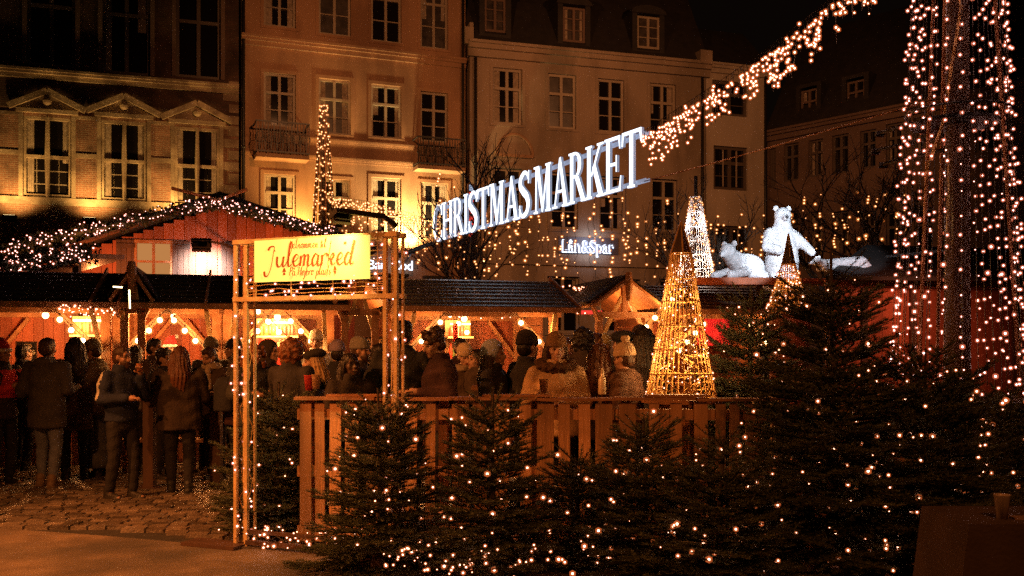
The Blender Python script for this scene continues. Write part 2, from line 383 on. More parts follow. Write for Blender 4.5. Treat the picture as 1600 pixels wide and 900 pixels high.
# --- building 1: old brick house with sandstone windows and pediments
f1 = fromY(0, 32.6, 372, 35.0)
r1 = thing('brick_house', f1.w(f1.len/2, 3, 0), 'old brick house with sandstone window frames and pediments at the far left', 'building')
u0 = f1.u(-80); u1 = f1.u(373)
wins = [(36,183,112,308),(158,190,230,314),(273,200,343,320)]
big = [(42,-60,118,104),(160,-45,235,116),(275,-30,345,122)]
rc = [f1.rect(x) for x in wins]; rb = [f1.rect(x) for x in big]
zb = zat(345, 33.8)
low = [f1.rect((-60,400,60,520)), f1.rect((110,400,200,520)), f1.rect((240,400,340,520))]
zsp=f1.uz(186,178)[1]
wall_mesh(f1, u0, u1, 0, zsp, rc+low, M['brick'], r1, uvs=True)
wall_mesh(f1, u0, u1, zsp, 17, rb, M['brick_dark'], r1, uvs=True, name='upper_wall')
for k, r in enumerate(rc):
    window(f1, r, r1, rows=(.50,), fw=.10, material='sand_stone', v0=.0)
    a,b,c,d = r; s=.13
    m = MB(f1.M); m.box((a-s,-.06,b-.2),(a,-.003,d+.12)); m.box((c,-.06,b-.2),(c+s,-.003,d+.12)); m.box((a,-.06,b-.2),(c,-.003,b)); m.box((a-s*1.6,-.10,d+.12),(c+s*1.6,-.003,d+.26))
    mu=(a+c)/2; mz=(b+d)/2; m.tube([(mu,-.05,b),(mu,-.05,mz),(mu,-.05,d)], [.05,.085,.05], 8); m.build('stone_surround', M['sand_stone'], r1)
    # pediment
    z = d+.26; hw=(c-a)/2+.45
    m = MB(f1.M); m.bar((mu-hw,-.12,z+.02),(mu,-.12,z+.62),.2,.10,up=(0,-1,0)); m.bar((mu+hw,-.12,z+.02),(mu,-.12,z+.62),.2,.10,up=(0,-1,0))
    m.ball((mu,-.08,z+.28),.15,8,6); m.prism([(mu-hw+.12,-.03,z+.02),(mu+hw-.12,-.03,z+.02),(mu,-.03,z+.55)],(0,.02,0)); m.build('pediment', M['sand_stone'], r1)
    # glazing bars in lower lights
    m = MB(f1.M)
    for q in (.27,.73): 
        x=a+(c-a)*q; m.box((x-.02,.09,b+.1),(x+.02,.12,mz-.05))
    for t in (.33,.66):
        z=b+(mz-b)*t; m.box((a+.12,.085,z-.015),(c-.12,.115,z+.015))
    m.build('glazing_bar', M['white_frame'], r1)
for r in rb:
    window(f1, r, r1, rows=(.42,), fw=.11, material='brown_frame')
    a,b,c,d = r; m = MB(f1.M); n=10; mu=(a+c)/2; hw=(c-a)/2+.14
    m.box((a-.14,-.05,b),(a,-.003,d)); m.box((c,-.05,b),(c+.14,-.003,d))
    m.build('stone_surround', M['stucco_dark'], r1)
for r in low: window(f1, r, r1, rows=(.3,), fw=.08, material='brown_frame')
cornice(f1, u0, u1, f1.uz(186,121)[1], r1, 'sand_stone', .28, .22)
zl = f1.uz(186,313)[1]
m = MB(f1.M); m.box((u0,-.08,zl-.28),(u1,-.003,zl-.02)); m.build('stone_band', M['sand_stone'], r1)
zm = f1.uz(186,247)[1]
m = MB(f1.M); 
segs = [u0]+[x for r in rc for x in (r[0]-.13, r[2]+.13)]+[u1]
for i in range(0,len(segs),2):
    for (za_,zb2) in ((zm-.08,zm+.08),(rc[0][3],rc[0][3]+.12)): m=MB(f1.M); m.box((segs[i],-.03,za_),(segs[i+1],-.004,zb2)); m.build('stone_band', M['sand_stone'], r1)
for k in range(11):   # quoins at the right corner
    m=MB(f1.M); m.box((u1-.55 if k%2 else u1-.35,-.034,zl+k*.42),(u1,-.004,zl+k*.42+.30)); m.build('quoin', M['sand_stone'], r1)
m = MB(f1.M); m.prism([(u0,-.9,zb-1.15),(u1,-.9,zb-1.15),(u1,-.9,zb-1.05),(u0,-.9,zb-1.05)],(0,.9,0.15)); m.build('canopy', M['wood_dark'], r1)
m = MB(f1.M); m.box((u0,-.15,17),(u1,7,17.4)); m.build('roof', M['slate'], r1)

def gutter_pipe(fac, px, zt, zb_, root):
    m = MB(fac.M); u=fac.u(px); m.tube([(u,-.1,zb_),(u,-.1,zt)], .06, 8)
    for z in (zb_+3, zb_+6, zb_+9): m.tube([(u,-.1,z-.04),(u,-.1,z+.04)], .08, 8)
    m.build('drain_pipe', M['iron'], root, True)

# --- building 2: tall orange house
f2 = fromY(377, 35.0, 727, 38.1)
r2 = thing('orange_house', f2.w(f2.len/2, 3, 0), 'tall orange plastered house with two iron balconies behind the welcome gate', 'building')
u0 = 0; u1 = f2.len
cols2 = [(412,462),(498,548),(580,627),(657,700)]
rows2 = [((-55,42),(-47,55),(-40,66),(-33,76)), ((115,198),(124,210),(133,216),(144,222)), ((272,352),(280,358),(278,365),(286,373)), ((440,540),)*4]
rects = []
for rr in rows2:
    for (a,c),(t,b) in zip(cols2, rr): rects.append(f2.rect((a,t,c,b)))
wall_mesh(f2, u0, u1, 0, 19, rects, M['stucco_orange'], r2)
for k, r in enumerate(rects):
    window(f2, r, r2, rows=(.36,) if k < 12 else (.2,), fw=.085, surround='stucco_orange', extra=(.68,) if k<12 else (), glass='curtain' if k in (1,3,5,13) else 'glass')
for (px, py, h, o_) in ((550,75,.32,.22),(600,226,.10,.06),(550,250,.14,.10)):
    cornice(f2, 0, u1, f2.uz(px,py)[1], r2, 'stucco_orange', h, o_, 'string_course')
for (a,c,t,b) in ((397,478,198,247),(645,718,222,265)):
    q = f2.rect((a,t,c,b)); m = MB(f2.M); x0,z0_,x1,z1_ = q; v=-.75
    m.box((x0,v,z0_-.14),(x1,-.003,z0_)); m.build('balcony_slab', M['stucco_orange'], r2)
    m = MB(f2.M)
    for z in (z0_+.08, z1_): m.bar((x0,v,z),(x1,v,z),.05); m.bar((x0,v,z),(x0,0,z),.05); m.bar((x1,v,z),(x1,0,z),.05)
    n=18
    for i in range(n+1):
        x=x0+(x1-x0)*i/n; m.bar((x,v,z0_+.08),(x,v,z1_),.022)
        if i<n: 
            x2=x0+(x1-x0)*(i+1)/n; m.bar((x,v,z0_+.08),(x2,v,z1_),.014) if i%2 else m.bar((x,v,z1_),(x2,v,z0_+.08),.014)
    for i in range(6):
        cx=x0+(x1-x0)*(i+.5)/6; cz=(z0_+z1_)/2; m.tube([(cx+.2*math.cos(t*.7),v,cz+.2*math.sin(t*.7)) for t in range(10)],.012,4)
    m.build('balcony_railing', M['iron'], r2)
gutter_pipe(f2, 380, 18, 0, r2); gutter_pipe(f2, 722, 18, 0, r2)
m = MB(f2.M); m.box((0,-.3,19),(u1,7,19.3)); m.build('roof', M['slate'], r2)
q = f2.rect((660,432,702,444)); m = MB(f2.M); m.box((q[0],-.35,q[1]),(q[2],-.01,q[3])); m.build('shop_awning', M['iron'], r2)
t = thing('shop_sign', f2.w(f2.u(605), -.3, f2.uz(605,415)[1]), 'small glowing blue white lettering seen through the right gate column', 'shop sign')
text('lettering', 'Bar  Cod', f2.w(f2.u(572), -.3, f2.uz(600,422)[1]), facrot(f2), .52, M['led_blue'], t, .03, sx=.92)
m = MB(f2.M); a=f2.rect((562,428,636,432)); m.box((a[0],-.33,a[1]),(a[2],-.05,a[3])); m.build('bracket', M['iron'], t)

# --- building 3: grey house with mansard roof
f3 = fromY(734, 38.1, 1102, 41.1)
r3 = thing('grey_house', f3.w(f3.len/2, 3, 0), 'grey plastered house with dark mansard roof and three dormers behind the christmas sign', 'building')
u0=0; u1=f3.len
rows3=[[(770,107,816,194),(856,116,900,201),(934,124,975,207),(1015,131,1056,213)],
       [(770,263,816,350),(860,270,903,358),(936,276,978,360),(1018,280,1058,362)],
       [(740,440,790,520),(855,432,905,520),(950,436,1000,520),(1030,436,1080,520)]]
rects=[f3.rect(x) for rr in rows3 for x in rr]
zc=f3.uz(915,84)[1]
wall_mesh(f3, 0, u1, 0, zc, rects, M['stucco_grey'], r3)
for k,r in enumerate(rects): window(f3, r, r3, rows=(.36,) if k<8 else (.25,), fw=.10, material='white_frame', surround='stucco_grey', extra=(.68,) if k<8 else (), glass='curtain' if k==1 else 'glass')
cornice(f3, -.1, u1+.15, zc, r3, 'stucco_grey', .55, .42)
m=MB(f3.M); m.prism([(-.1,-.2,zc+.06),(u1+.1,-.2,zc+.06),(u1+.1,1.9,zc+3.6),(-.1,1.9,zc+3.6)],(0,4,0)); m.build('roof', M['slate'], r3)
m=MB(f3.M); m.box((-.25,-.25,zc-.1),(.1,1.0,zc+.55)); m.box((-.05,-.2,zc+.55),(.1,.6,zc+.75)); m.box((u1-.45,-.45,zc-.05),(u1+.1,.5,zc+.5)); m.build('parapet', M['stucco_grey'], r3)
for (a,t_,c,b) in [(757,-2,790,50),(879,12,914,66),(995,26,1030,76)]:
    a,b,c,d=f3.rect((a,t_,c,b)); m=MB(f3.M); s=.22
    m.box((a-s,-.05,b-.1),(a,2.4,d+.1)); m.box((c,-.05,b-.1),(c+s,2.4,d+.1)); m.box((a-s,-.05,b-.25),(c+s,2.4,b-.1))
    dm=m.build('dormer', M['slate'], r3)
    m=MB(f3.M); n=8; mu=(a+c)/2; hw=(c-a)/2+s+.08
    arc=[(mu-hw*math.cos(math.pi*i/n), -.12, d+.1+.35*math.sin(math.pi*i/n)) for i in range(n+1)]
    m.prism(arc,(0,2.4,0)); m.build('dormer_roof', M['slate'], dm)
    window(f3,(a,b,c,d),dm,rows=(),extra=(.33,.66),fw=.09,material='white_frame' if abs(mu-6.4)<2 else 'stucco_dark',glass='curtain',v0=.0)
# lunette arch
a=f3.rect((775,210,832,244)); m=MB(f3.M); mu=(a[0]+a[2])/2; hw=(a[2]-a[0])/2
m.tube([(mu-hw*math.cos(math.pi*i/14), -.04, a[1]+(a[3]-a[1])*math.sin(math.pi*i/14)) for i in range(15)],.07,6); m.bar((mu-hw,-.04,a[1]),(mu+hw,-.04,a[1]),.12); m.build('arch_moulding', M['stucco_orange'], r3)
gutter_pipe(f3, 742, zc-.3, 0, r3); gutter_pipe(f3, 1096, zc-.3, 0, r3)
z=f3.uz(915,412)[1]; m=MB(f3.M); m.box((0,-.06,z-.1),(u1,-.003,z+.1)); m.build('string_course', M['stucco_grey'], r3)
t=thing('bank_sign', f3.w(f3.u(920), -.2, f3.uz(920,384)[1]), 'halo lit white shop sign reading Lån & Spar on the grey facade', 'shop sign')
la=f3.uz(878,393,-.12); 
text('halo', 'Lån&Spar', f3.w(la[0], -.06, la[1]), facrot(f3), .70, M['led_blue'], t, .005, offset=.024, sx=.86)
text('lettering', 'Lån&Spar', f3.w(la[0], -.16, la[1]), facrot(f3), .70, mat('sign_letter_grey',(.32,.36,.44),.5,0), t, .02, sx=.86)
q=f3.rect((874,371,966,396)); m=MB(f3.M); m.box((q[0]-.05,-.03,q[1]-.02),(q[2],-.004,q[3])); m.build('back_board', mat('sign_board',(.12,.11,.13),.6,0), t)
lamp('AREA','sign_glow', f3.w((q[0]+q[2])/2,-.5,(q[1]+q[3])/2), 9,(.7,.8,1),1.0,aim=f3.w((q[0]+q[2])/2,0,(q[1]+q[3])/2),parent=t)
# red vertical sign
t=thing('red_vertical_sign', f2.w(f2.u(727),-.6,f2.uz(727,335)[1]), 'narrow vertical red and white lit sign behind the first letters of the christmas sign', 'shop sign')
q=f2.rect((722,292,734,374)); m=MB(f2.M); m.box((q[0],-.75,q[1]),(q[2],-.62,q[3])); m.build('sign_box', mat('sign_box_dark',(.05,.02,.02),.5,0), t)
for i,ch in enumerate('BPQUNDS'):
    zz=q[3]-(q[3]-q[1])*(i+1)/7; text('letter', ch, f2.w(q[0]+.03,-.77,zz+.04), facrot(f2), .30, M['red_neon'] if i else M['led_soft'], t, .01, offset=.01)

# --- building 4: cream house end
f4 = fromY(1103, 41.15, 1197, 42.1)
r4 = thing('cream_house', f4.w(f4.len/2, 3, 0), 'narrow cream plastered house with dark paired windows behind the standing bear', 'building')
rects=[f4.rect(x) for x in [(1113,127,1168,181),(1115,229,1168,297),(1118,353,1170,430),(1118,455,1170,520)]]
z4=f4.uz(1150,105)[1]
wall_mesh(f4,0,f4.len,0,z4,rects,M['stucco_cream'],r4)
for r in rects: window(f4,r,r4,rows=(.38,),extra=(.68,),fw=.13,material='brown_frame',surround=None)
for r in rects[1:3]:
    a,b,c,d=r; m=MB(f4.M); mu=(a+c)/2
    for x in (mu-.33,mu+.33): m.box((x-.035,.075,b+.15),(x+.035,.095,d-.15))
    m.build('glazing_bar',M['white_frame'],r4)
cornice(f4,-.05,f4.len+.25,z4,r4,'stucco_cream',.35,.3)
m=MB(f4.M); m.prism([(-.1,-.2,z4+.06),(f4.len+.2,-.2,z4+.06),(f4.len+.2,2.2,z4+2.3),(-.1,2.2,z4+2.3)],(0,4,0)); m.build('roof',M['slate'],r4)
gutter_pipe(f4,1194,z4-.3,0,r4)
# --- building 5: dark long house on the right
f5 = fromY(1199, 42.3, 1430, 37.3)
r5 = thing('dark_house', f5.w(5, 3, 0), 'long unlit house with a dark tiled roof behind the light tower', 'building')
up=f5.u(1199)
L5=f5.u(1680)
wr=[(1202,232,1212,292),(1225,224,1248,283),(1263,218,1286,276),(1300,210,1326,271),(1344,203,1369,263),(1384,192,1412,258),(1428,182,1458,250),(1474,172,1506,242),(1524,162,1558,236),
    (1225,330,1248,400),(1263,330,1286,400),(1300,330,1326,400),(1344,330,1369,400),(1384,330,1412,400),(1428,325,1458,400)]
rects=[f5.rect(x) for x in wr]; z5=f5.uz(1300,188)[1]
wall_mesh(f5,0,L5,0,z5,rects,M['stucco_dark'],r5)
for r in rects: window(f5,r,r5,rows=(.35,),fw=.09,material='brown_frame')
cornice(f5,0,L5,z5,r5,'stucco_dark',.4,.3)
m=MB(f5.M); m.prism([(0,-.2,z5+.06),(L5,-.2,z5+.06),(L5,3.0,z5+5),(0,3.0,z5+5)],(0,4,0)); m.build('roof',M['slate'],r5)
for (a,t_,c,b) in [(1246,138,1272,176),(1318,124,1346,160)]:
    a,b,c,d=f5.rect((a,t_,c,b)); m=MB(f5.M); s=.2
    m.box((a-s,.2,b-.2),(a,3,d+.1)); m.box((c,.2,b-.2),(c+s,3,d+.1)); m.box((a-s,.2,d+.1),(c+s,3,d+.25)); m.box((a-s,.2,b-.3),(c+s,3,b-.2)); dm=m.build('dormer',M['slate'],r5)
    window(f5,(a,b,c,d),dm,rows=(.5,),fw=.08,material='stucco_dark',v0=.3)

# --- uplights on the facades (lit fixtures visible in the photograph)
def uplight(fac, px, py, v, power, label, aimz=1.7, color=(1,.52,.14), angle=120, size=.15, name='facade_floodlight'):
    u,z=fac.uz(px,py,v); loc=fac.w(u,v,z); t=thing(name,loc,label,'floodlight','floodlights on the facades')
    m=MB(fac.M); m.box((u-.22,v-.12,z-.10),(u+.22,v+.12,z+.10)); m.bar((u,v,z-.1),(u,0,z-.35),.05); m.build('housing',M['black_plastic'],t)
    m=MB(fac.M); m.quad((u-.18,v-.1,z+.104),(u+.18,v-.1,z+.104),(u+.18,v+.1,z+.104),(u-.18,v+.1,z+.104)); m.build('lens',M['flood_warm'],t)
    lamp('SPOT','flood_beam',fac.w(u,v,z+.16),power,color,size,aim=fac.w(u,.1,z+aimz),angle=angle,blend=.9,parent=t)
uplight(f1, 15, 341, -.9, 400, 'black floodlight at the ledge below the leftmost stone window')
uplight(f1, 140, 345, -.9, 370, 'black floodlight on the ledge between first and second stone windows')
uplight(f1, 268, 350, -.9, 370, 'black floodlight behind the cabin ridge garland')
uplight(f2, 474, 372, -.8, 900, 'black floodlight behind the banner top washing the orange wall', 2.2)
uplight(f2, 642, 392, -.75, 2600, 'black floodlight making the white hot spot on the orange wall', 1.5, (1,.66,.26), 130)
# ============================================================= light strings
def ico(r):
    t=(1+5**.5)/2; vs=[(-1,t,0),(1,t,0),(-1,-t,0),(1,-t,0),(0,-1,t),(0,1,t),(0,-1,-t),(0,1,-t),(t,0,-1),(t,0,1),(-t,0,-1),(-t,0,1)]
    fs=[(0,11,5),(0,5,1),(0,1,7),(0,7,10),(0,10,11),(1,5,9),(5,11,4),(11,10,2),(10,7,6),(7,1,8),(3,9,4),(3,4,2),(3,2,6),(3,6,8),(3,8,9),(4,9,5),(2,4,11),(6,2,10),(8,6,7),(9,8,1)]
    k=r/math.sqrt(1+t*t); return [(a*k,b*k,c*k) for a,b,c in vs], fs
_bm={}; HALO=2.3
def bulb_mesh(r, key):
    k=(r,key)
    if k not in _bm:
        vs,fs=ico(r); me=bpy.data.meshes.new('bulb'); me.from_pydata(vs,[],fs); me=bpy.data.meshes.new('bulb'); me.from_pydata([tuple(a*.8 for a in v) for v in vs]+[tuple(a*HALO for a in v) for v in vs],[],fs+[tuple(i+12 for i in f) for f in fs]); me.materials.append(M[key]); me.materials.append(M[key+'_cap']); me.polygons.foreach_set('material_index',[0]*20+[1]*20); me.polygons.foreach_set('use_smooth',[True]*40); _bm[k]=me
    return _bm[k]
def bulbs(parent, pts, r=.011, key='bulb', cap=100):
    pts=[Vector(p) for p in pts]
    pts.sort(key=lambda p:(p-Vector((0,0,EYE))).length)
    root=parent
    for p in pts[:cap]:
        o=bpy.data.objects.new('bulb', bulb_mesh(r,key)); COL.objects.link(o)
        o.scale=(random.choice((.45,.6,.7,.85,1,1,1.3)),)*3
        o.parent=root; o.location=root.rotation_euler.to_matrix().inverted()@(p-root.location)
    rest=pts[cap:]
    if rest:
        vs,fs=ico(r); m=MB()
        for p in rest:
            m.mi=0; m.add([tuple(p+Vector(v)*.8) for v in vs], fs); m.mi=1; m.add([tuple(p+Vector(v)*HALO) for v in vs], fs)
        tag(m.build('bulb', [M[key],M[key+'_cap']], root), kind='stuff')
def string_thing(loc, label, wires, pts, r=.011, key='bulb', group=None, wr=.004, cap=100, name='light_string', cat='light string'):
    t=thing(name, loc, label, cat, group)
    if wires:
        m=MB()
        for wv in wires: m.tube(wv, wr, 3, cap=False)
        m.build('wire', M['wire'], t)
    bulbs(t, pts, r, key, cap); return t
def lerp(a,b,t): return Vector(a)*(1-t)+Vector(b)*t
def jit(s): return Vector((random.uniform(-s,s),random.uniform(-s,s),random.uniform(-s,s)))
def sag(a,b,s,n=16): return [lerp(a,b,i/n)-Vector((0,0,s*4*(i/n)*(1-i/n))) for i in range(n+1)]

# ============================================================= stroke lettering
def cr(pts, n=6):
    P_=[Vector((*p,0)) for p in pts]; out=[]
    for i in range(len(P_)-1):
        p0=P_[max(i-1,0)]; p1=P_[i]; p2=P_[i+1]; p3=P_[min(i+2,len(P_)-1)]
        for k in range(n):
            t=k/n; out.append(.5*((2*p1)+(p2-p0)*t+(2*p0-5*p1+4*p2-p3)*t*t+(3*p1-3*p2+p3-p0)*t**3))
    out.append(P_[-1]); return [(p.x,p.y) for p in out]
SCR={
'J':(.95,[[(-.25,-.35),(-.1,-.75),(.2,-.7),(.42,.0),(.5,1.2),(.5,1.75),(.1,1.75),(-.1,1.45)]]),
'u':(1.0,[[(0,.9),(.05,.3),(.25,0),(.5,.15),(.68,.9)],[(.68,.9),(.67,.2),(.8,0),(1.0,.2)]]),
'l':(.6,[[(0,.2),(.35,1.2),(.42,1.9),(.3,2.1),(.18,1.7),(.2,.4),(.35,0),(.6,.2)]]),
'e':(.82,[[(0,.38),(.42,.5),(.58,.8),(.4,1.02),(.16,.75),(.15,.3),(.4,0),(.82,.25)]]),
'm':(1.2,[[(0,.9),(.08,.5),(.05,0)],[(.05,.45),(.25,.95),(.42,.8),(.42,0)],[(.42,.45),(.62,.95),(.8,.8),(.8,.2),(.95,0),(1.2,.2)]]),
'n':(.85,[[(0,.9),(.08,.5),(.05,0)],[(.05,.45),(.3,.95),(.47,.7),(.47,.15),(.6,0),(.85,.2)]]),
'a':(.95,[[(.6,.8),(.3,1),(.05,.5),(.2,0),(.45,.2),(.62,.9)],[(.62,.9),(.6,.2),(.75,0),(.95,.2)]]),
'r':(.6,[[(0,.9),(.08,.5),(.05,0)],[(.05,.5),(.25,.95),(.5,.95),(.6,.75)]]),
'k':(.85,[[(.12,0),(.12,1.0),(.14,2.05)],[(.14,.45),(.42,.98),(.58,.78),(.38,.52),(.16,.5)],[(.34,.5),(.52,.05),(.85,.2)]]),
'd':(.95,[[(.6,.8),(.3,1),(.05,.5),(.2,0),(.45,.2),(.62,.9)],[(.74,2.0),(.64,.9),(.6,.2),(.75,0),(.95,.2)]]),
'V':(.75,[[(-.1,1.7),(.1,1.7),(.3,0)],[(.3,0),(.75,1.9)]]),
'o':(.75,[[(.3,1),(.05,.5),(.25,0),(.55,.4),(.35,1),(.75,.8)]]),
't':(.5,[[(.2,1.6),(.15,.3),(.3,0),(.5,.15)],[(-.05,1.05),(.45,1.1)]]),
'i':(.4,[[(.05,.9),(.05,.2),(.18,0),(.4,.15)],[(.08,1.3),(.14,1.42)]]),
'P':(.75,[[(.15,1.8),(.05,0)],[(-.15,1.6),(.4,1.9),(.7,1.5),(.4,1.0),(.1,.95)]]),
'H':(.95,[[(.15,1.8),(.05,0)],[(.75,1.85),(.65,0)],[(-.05,.85),(.8,1.0)]]),
'j':(.4,[[(.15,.9),(.12,-.4),(-.1,-.9),(-.25,-.6)],[(.15,1.3),(.2,1.42)]]),
'b':(.7,[[(.14,2),(.08,.1),(.35,0),(.6,.4),(.45,.9),(.12,.6)]]),
'p':(.7,[[(.12,.9),(.05,-.9)],[(.08,.6),(.35,.95),(.6,.5),(.4,0),(.1,.15)]]),
's':(.6,[[(.5,.9),(.2,.85),(.15,.6),(.45,.35),(.4,0),(0,.08)]]),
}
SCR['å']=(.95,SCR['a'][1]+[[(.3,1.3),(.2,1.45),(.35,1.6),(.45,1.42),(.3,1.3)]])
SCR['ø']=(.75,SCR['o'][1]+[[(0,-.1),(.6,1.1)]])
def script(m, s, x, y, sz, wdt, put, dep, slant=.15):
    """ribbon strokes; put(x,y,d) -> world; heavier on the down strokes"""
    k=0
    for ch in s:
        if ch==' ': x+=.55*sz; continue
        adv,st=SCR[ch]
        for path in st:
            q=cr(path,5); L_=[];R_=[]; k+=1
            for i,(a,b) in enumerate(q):
                a0,b0=q[max(i-1,0)]; a1,b1=q[min(i+1,len(q)-1)]; dx,dy=a1-a0,b1-b0; l=math.hypot(dx,dy) or 1; dx/=l;dy/=l
                wd=wdt*(.45+.75*max(0,-dy)+.15*abs(dx)); nx,ny=-dy*wd,dx*wd
                L_.append((a+nx,b+ny)); R_.append((a-nx,b-ny))
            d=dep+ (k%7)*.0004
            f_=lambda p: put(x+(p[0]+p[1]*slant)*sz, y+p[1]*sz, d)
            vs=[f_(p) for p in L_]+[f_(p) for p in R_]; n=len(q)
            m.add(vs,[(i,i+1,n+i+1,n+i) for i in range(n-1)])
        x+=adv*sz
    return x
# serif capitals: list of polygons in a box of height 1
def serif(ch):
    T=.125; N=.045; S=.04; pol=[]
    def stem(x,w=T,y0=0,y1=1,s=.06,st=1,sb=1):
        pol.append([(x,y0),(x+w,y0),(x+w,y1),(x,y1)])
        if sb: pol.append([(x-s,0),(x+w+s,0),(x+w+s,S),(x-s,S)])
        if st: pol.append([(x-s,1-S),(x+w+s,1-S),(x+w+s,1),(x-s,1)])
    def diag(x0,y0,x1,y1,w): pol.append([(x0,y0),(x0+w,y0),(x1+w,y1),(x1,y1)])
    def ring(cx,cy,rx,ry,ti,a0,a1,n=16,tk=T,tn=N):
        o=[];i_=[]
        for k in range(n+1):
            a=R(a0+(a1-a0)*k/n); t=tn+(tk-tn)*abs(math.cos(a))**1.3
            o.append((cx+rx*math.cos(a),cy+ry*math.sin(a))); i_.append((cx+(rx-t)*math.cos(a),cy+(ry-t*.75)*math.sin(a)))
        for k in range(n): pol.append([o[k],o[k+1],i_[k+1],i_[k]])
    if ch=='C': ring(.36,.5,.36,.52,T,52,308); pol.append([(.56,.70),(.62,.70),(.62,1.0),(.585,1.0)]); pol.append([(.58,.02),(.62,.02),(.62,.28),(.57,.28)]); w=.64
    elif ch=='H': stem(.06); stem(.50); pol.append([(.2,.47),(.5,.47),(.5,.53),(.2,.53)]); w=.72
    elif ch=='R': stem(.06); ring(.24,.745,.27,.255,T,-90,90,10,tk=.13); pol.append([(.18,.94),(.26,.94),(.26,1.0),(.18,1.0)]); pol.append([(.18,.49),(.26,.49),(.26,.55),(.18,.55)]); diag(.26,.5,.52,.02,.15); pol.append([(.50,0),(.74,0),(.74,S),(.50,S)]) ; w=.68
    elif ch=='I': stem(.06); w=.28
    elif ch=='S':
        q=cr([(.50,.80),(.40,.95),(.26,.965),(.11,.86),(.10,.70),(.24,.56),(.40,.45),(.47,.30),(.42,.12),(.27,.035),(.14,.05),(.05,.22)],4); n=len(q)
        for i in range(n-1):
            def off(j):
                a0,b0=q[max(j-1,0)];a1,b1=q[min(j+1,n-1)];dx,dy=a1-a0,b1-b0;l=math.hypot(dx,dy);t=.028+.055*math.sin(math.pi*j/(n-1))**1.5
                return (-dy/l*t,dx/l*t)
            o0=off(i);o1=off(i+1); pol.append([(q[i][0]+o0[0],q[i][1]+o0[1]),(q[i+1][0]+o1[0],q[i+1][1]+o1[1]),(q[i+1][0]-o1[0],q[i+1][1]-o1[1]),(q[i][0]-o0[0],q[i][1]-o0[1])])
        pol.append([(.47,.72),(.51,.72),(.53,1.0),(.49,1.0)]); pol.append([(.03,0),(.07,0),(.08,.28),(.04,.28)]); w=.56
    elif ch=='T': stem(.25,st=0,y1=.95); pol.append([(.0,.94),(.65,.94),(.65,1),(.0,1)]); pol.append([(-.01,.76),(.03,.76),(.06,.95),(0,.95)]); pol.append([(.62,.76),(.66,.76),(.65,.95),(.59,.95)]); w=.66
    elif ch=='M': 
        pol.append([(.09,0),(.135,0),(.15,1),(.105,1)]); pol.append([(.02,0),(.21,0),(.21,S),(.02,S)]); pol.append([(.02,1-S),(.2,1-S),(.2,1),(.02,1)])
        pol.append([(.12,1),(.27,1),(.47,.1),(.40,.0)]); pol.append([(.40,0),(.45,.02),(.69,1),(.62,1)]); stem(.62,T); w=.86
    elif ch=='A': pol.append([(.08,.0),(.13,.0),(.345,.93),(.30,1.0)]); pol.append([(.30,1.0),(.36,1.02),(.65,0),(.49,0)]); pol.append([(.17,.30),(.50,.30),(.49,.35),(.185,.35)]); pol.append([(.0,0),(.22,0),(.22,S),(0,S)]); pol.append([(.42,0),(.72,0),(.72,S),(.42,S)]); w=.70
    elif ch=='K': stem(.06); pol.append([(.2,.42),(.25,.42),(.58,.98),(.51,.98)]); pol.append([(.27,.58),(.36,.66),(.67,.02),(.50,.02)]); pol.append([(.44,1-S),(.68,1-S),(.68,1),(.44,1)]); pol.append([(.43,0),(.74,0),(.74,S),(.43,S)]); w=.72
    elif ch=='E': stem(.06,s=.06); pol.append([(.2,.94),(.55,.94),(.55,1),(.2,1)]); pol.append([(.2,.0),(.57,.0),(.57,.055),(.2,.055)]); pol.append([(.2,.48),(.43,.48),(.43,.535),(.2,.535)]); pol.append([(.53,.76),(.56,.76),(.55,.95),(.50,.95)]); pol.append([(.51,.05),(.57,.05),(.60,.27),(.57,.27)]); pol.append([(.41,.36),(.44,.36),(.44,.66),(.41,.66)]); w=.62
    return pol,w

# ============================================================= CHRISTMAS MARKET sign on its cable
PL=Vector((-1.72,21.5)); PR=Vector((2.00,14.5))
def cable_xy(t): q=PR+(PL-PR)*t; return q
sg=thing('christmas_market_sign',(.1,18,4.1),'large white LED letters reading CHRISTMAS MARKET hung from a cable over the stalls','sign')
dS=Vector((PR.x-PL.x,PR.y-PL.y,0)); LS=dS.length; dS/=LS; nS=Vector((dS.y,-dS.x,0))   # towards the camera side
if nS.y>0: nS=-nS
word='CHRISTMAS MARKET'; tot=sum((serif(c)[1] if c!=' ' else .16) for c in word)
sx=LS/tot; x=0; zb0,hb=4.03,.80
zbot=lambda s: zb0+.10*(s/LS)
for c in word:
    if c==' ': x+=.16*sx; continue
    pol,wd=serif(c); m=MB()
    for i,pg in enumerate(pol):
        e=.0006*(i%9)
        q=[Vector((PL.x,PL.y,0))+dS*(x+a*sx)+nS*(.05+e)+Vector((0,0,zbot(x)+b*hb*(1+.10*x/LS))) for a,b in pg]
        n=len(q); off=-nS*.05
        m.mi=0; m.add([p for p in q],[tuple(range(n))]); m.mi=1
        m.add([p for p in q]+[p+off for p in q],[tuple(range(2*n-1,n-1,-1))]+[(k,k+n,(k+1)%n+n,(k+1)%n) for k in range(n)])
    m.build('letter',[M['sign_white'],M['sign_edge']],sg); x+=wd*sx
m=MB()
a0=Vector((PL.x,PL.y,0)); 
for zz,h in ((.09,.05),(.90,.05)):
    for off in (-.03,-.10):
        m.bar(a0+nS*off+Vector((0,0,zb0+zz*hb)),a0+dS*LS+nS*off+Vector((0,0,zb0+.1+zz*hb*1.1)),.012,h)
m.build('frame',M['sign_edge'],sg)

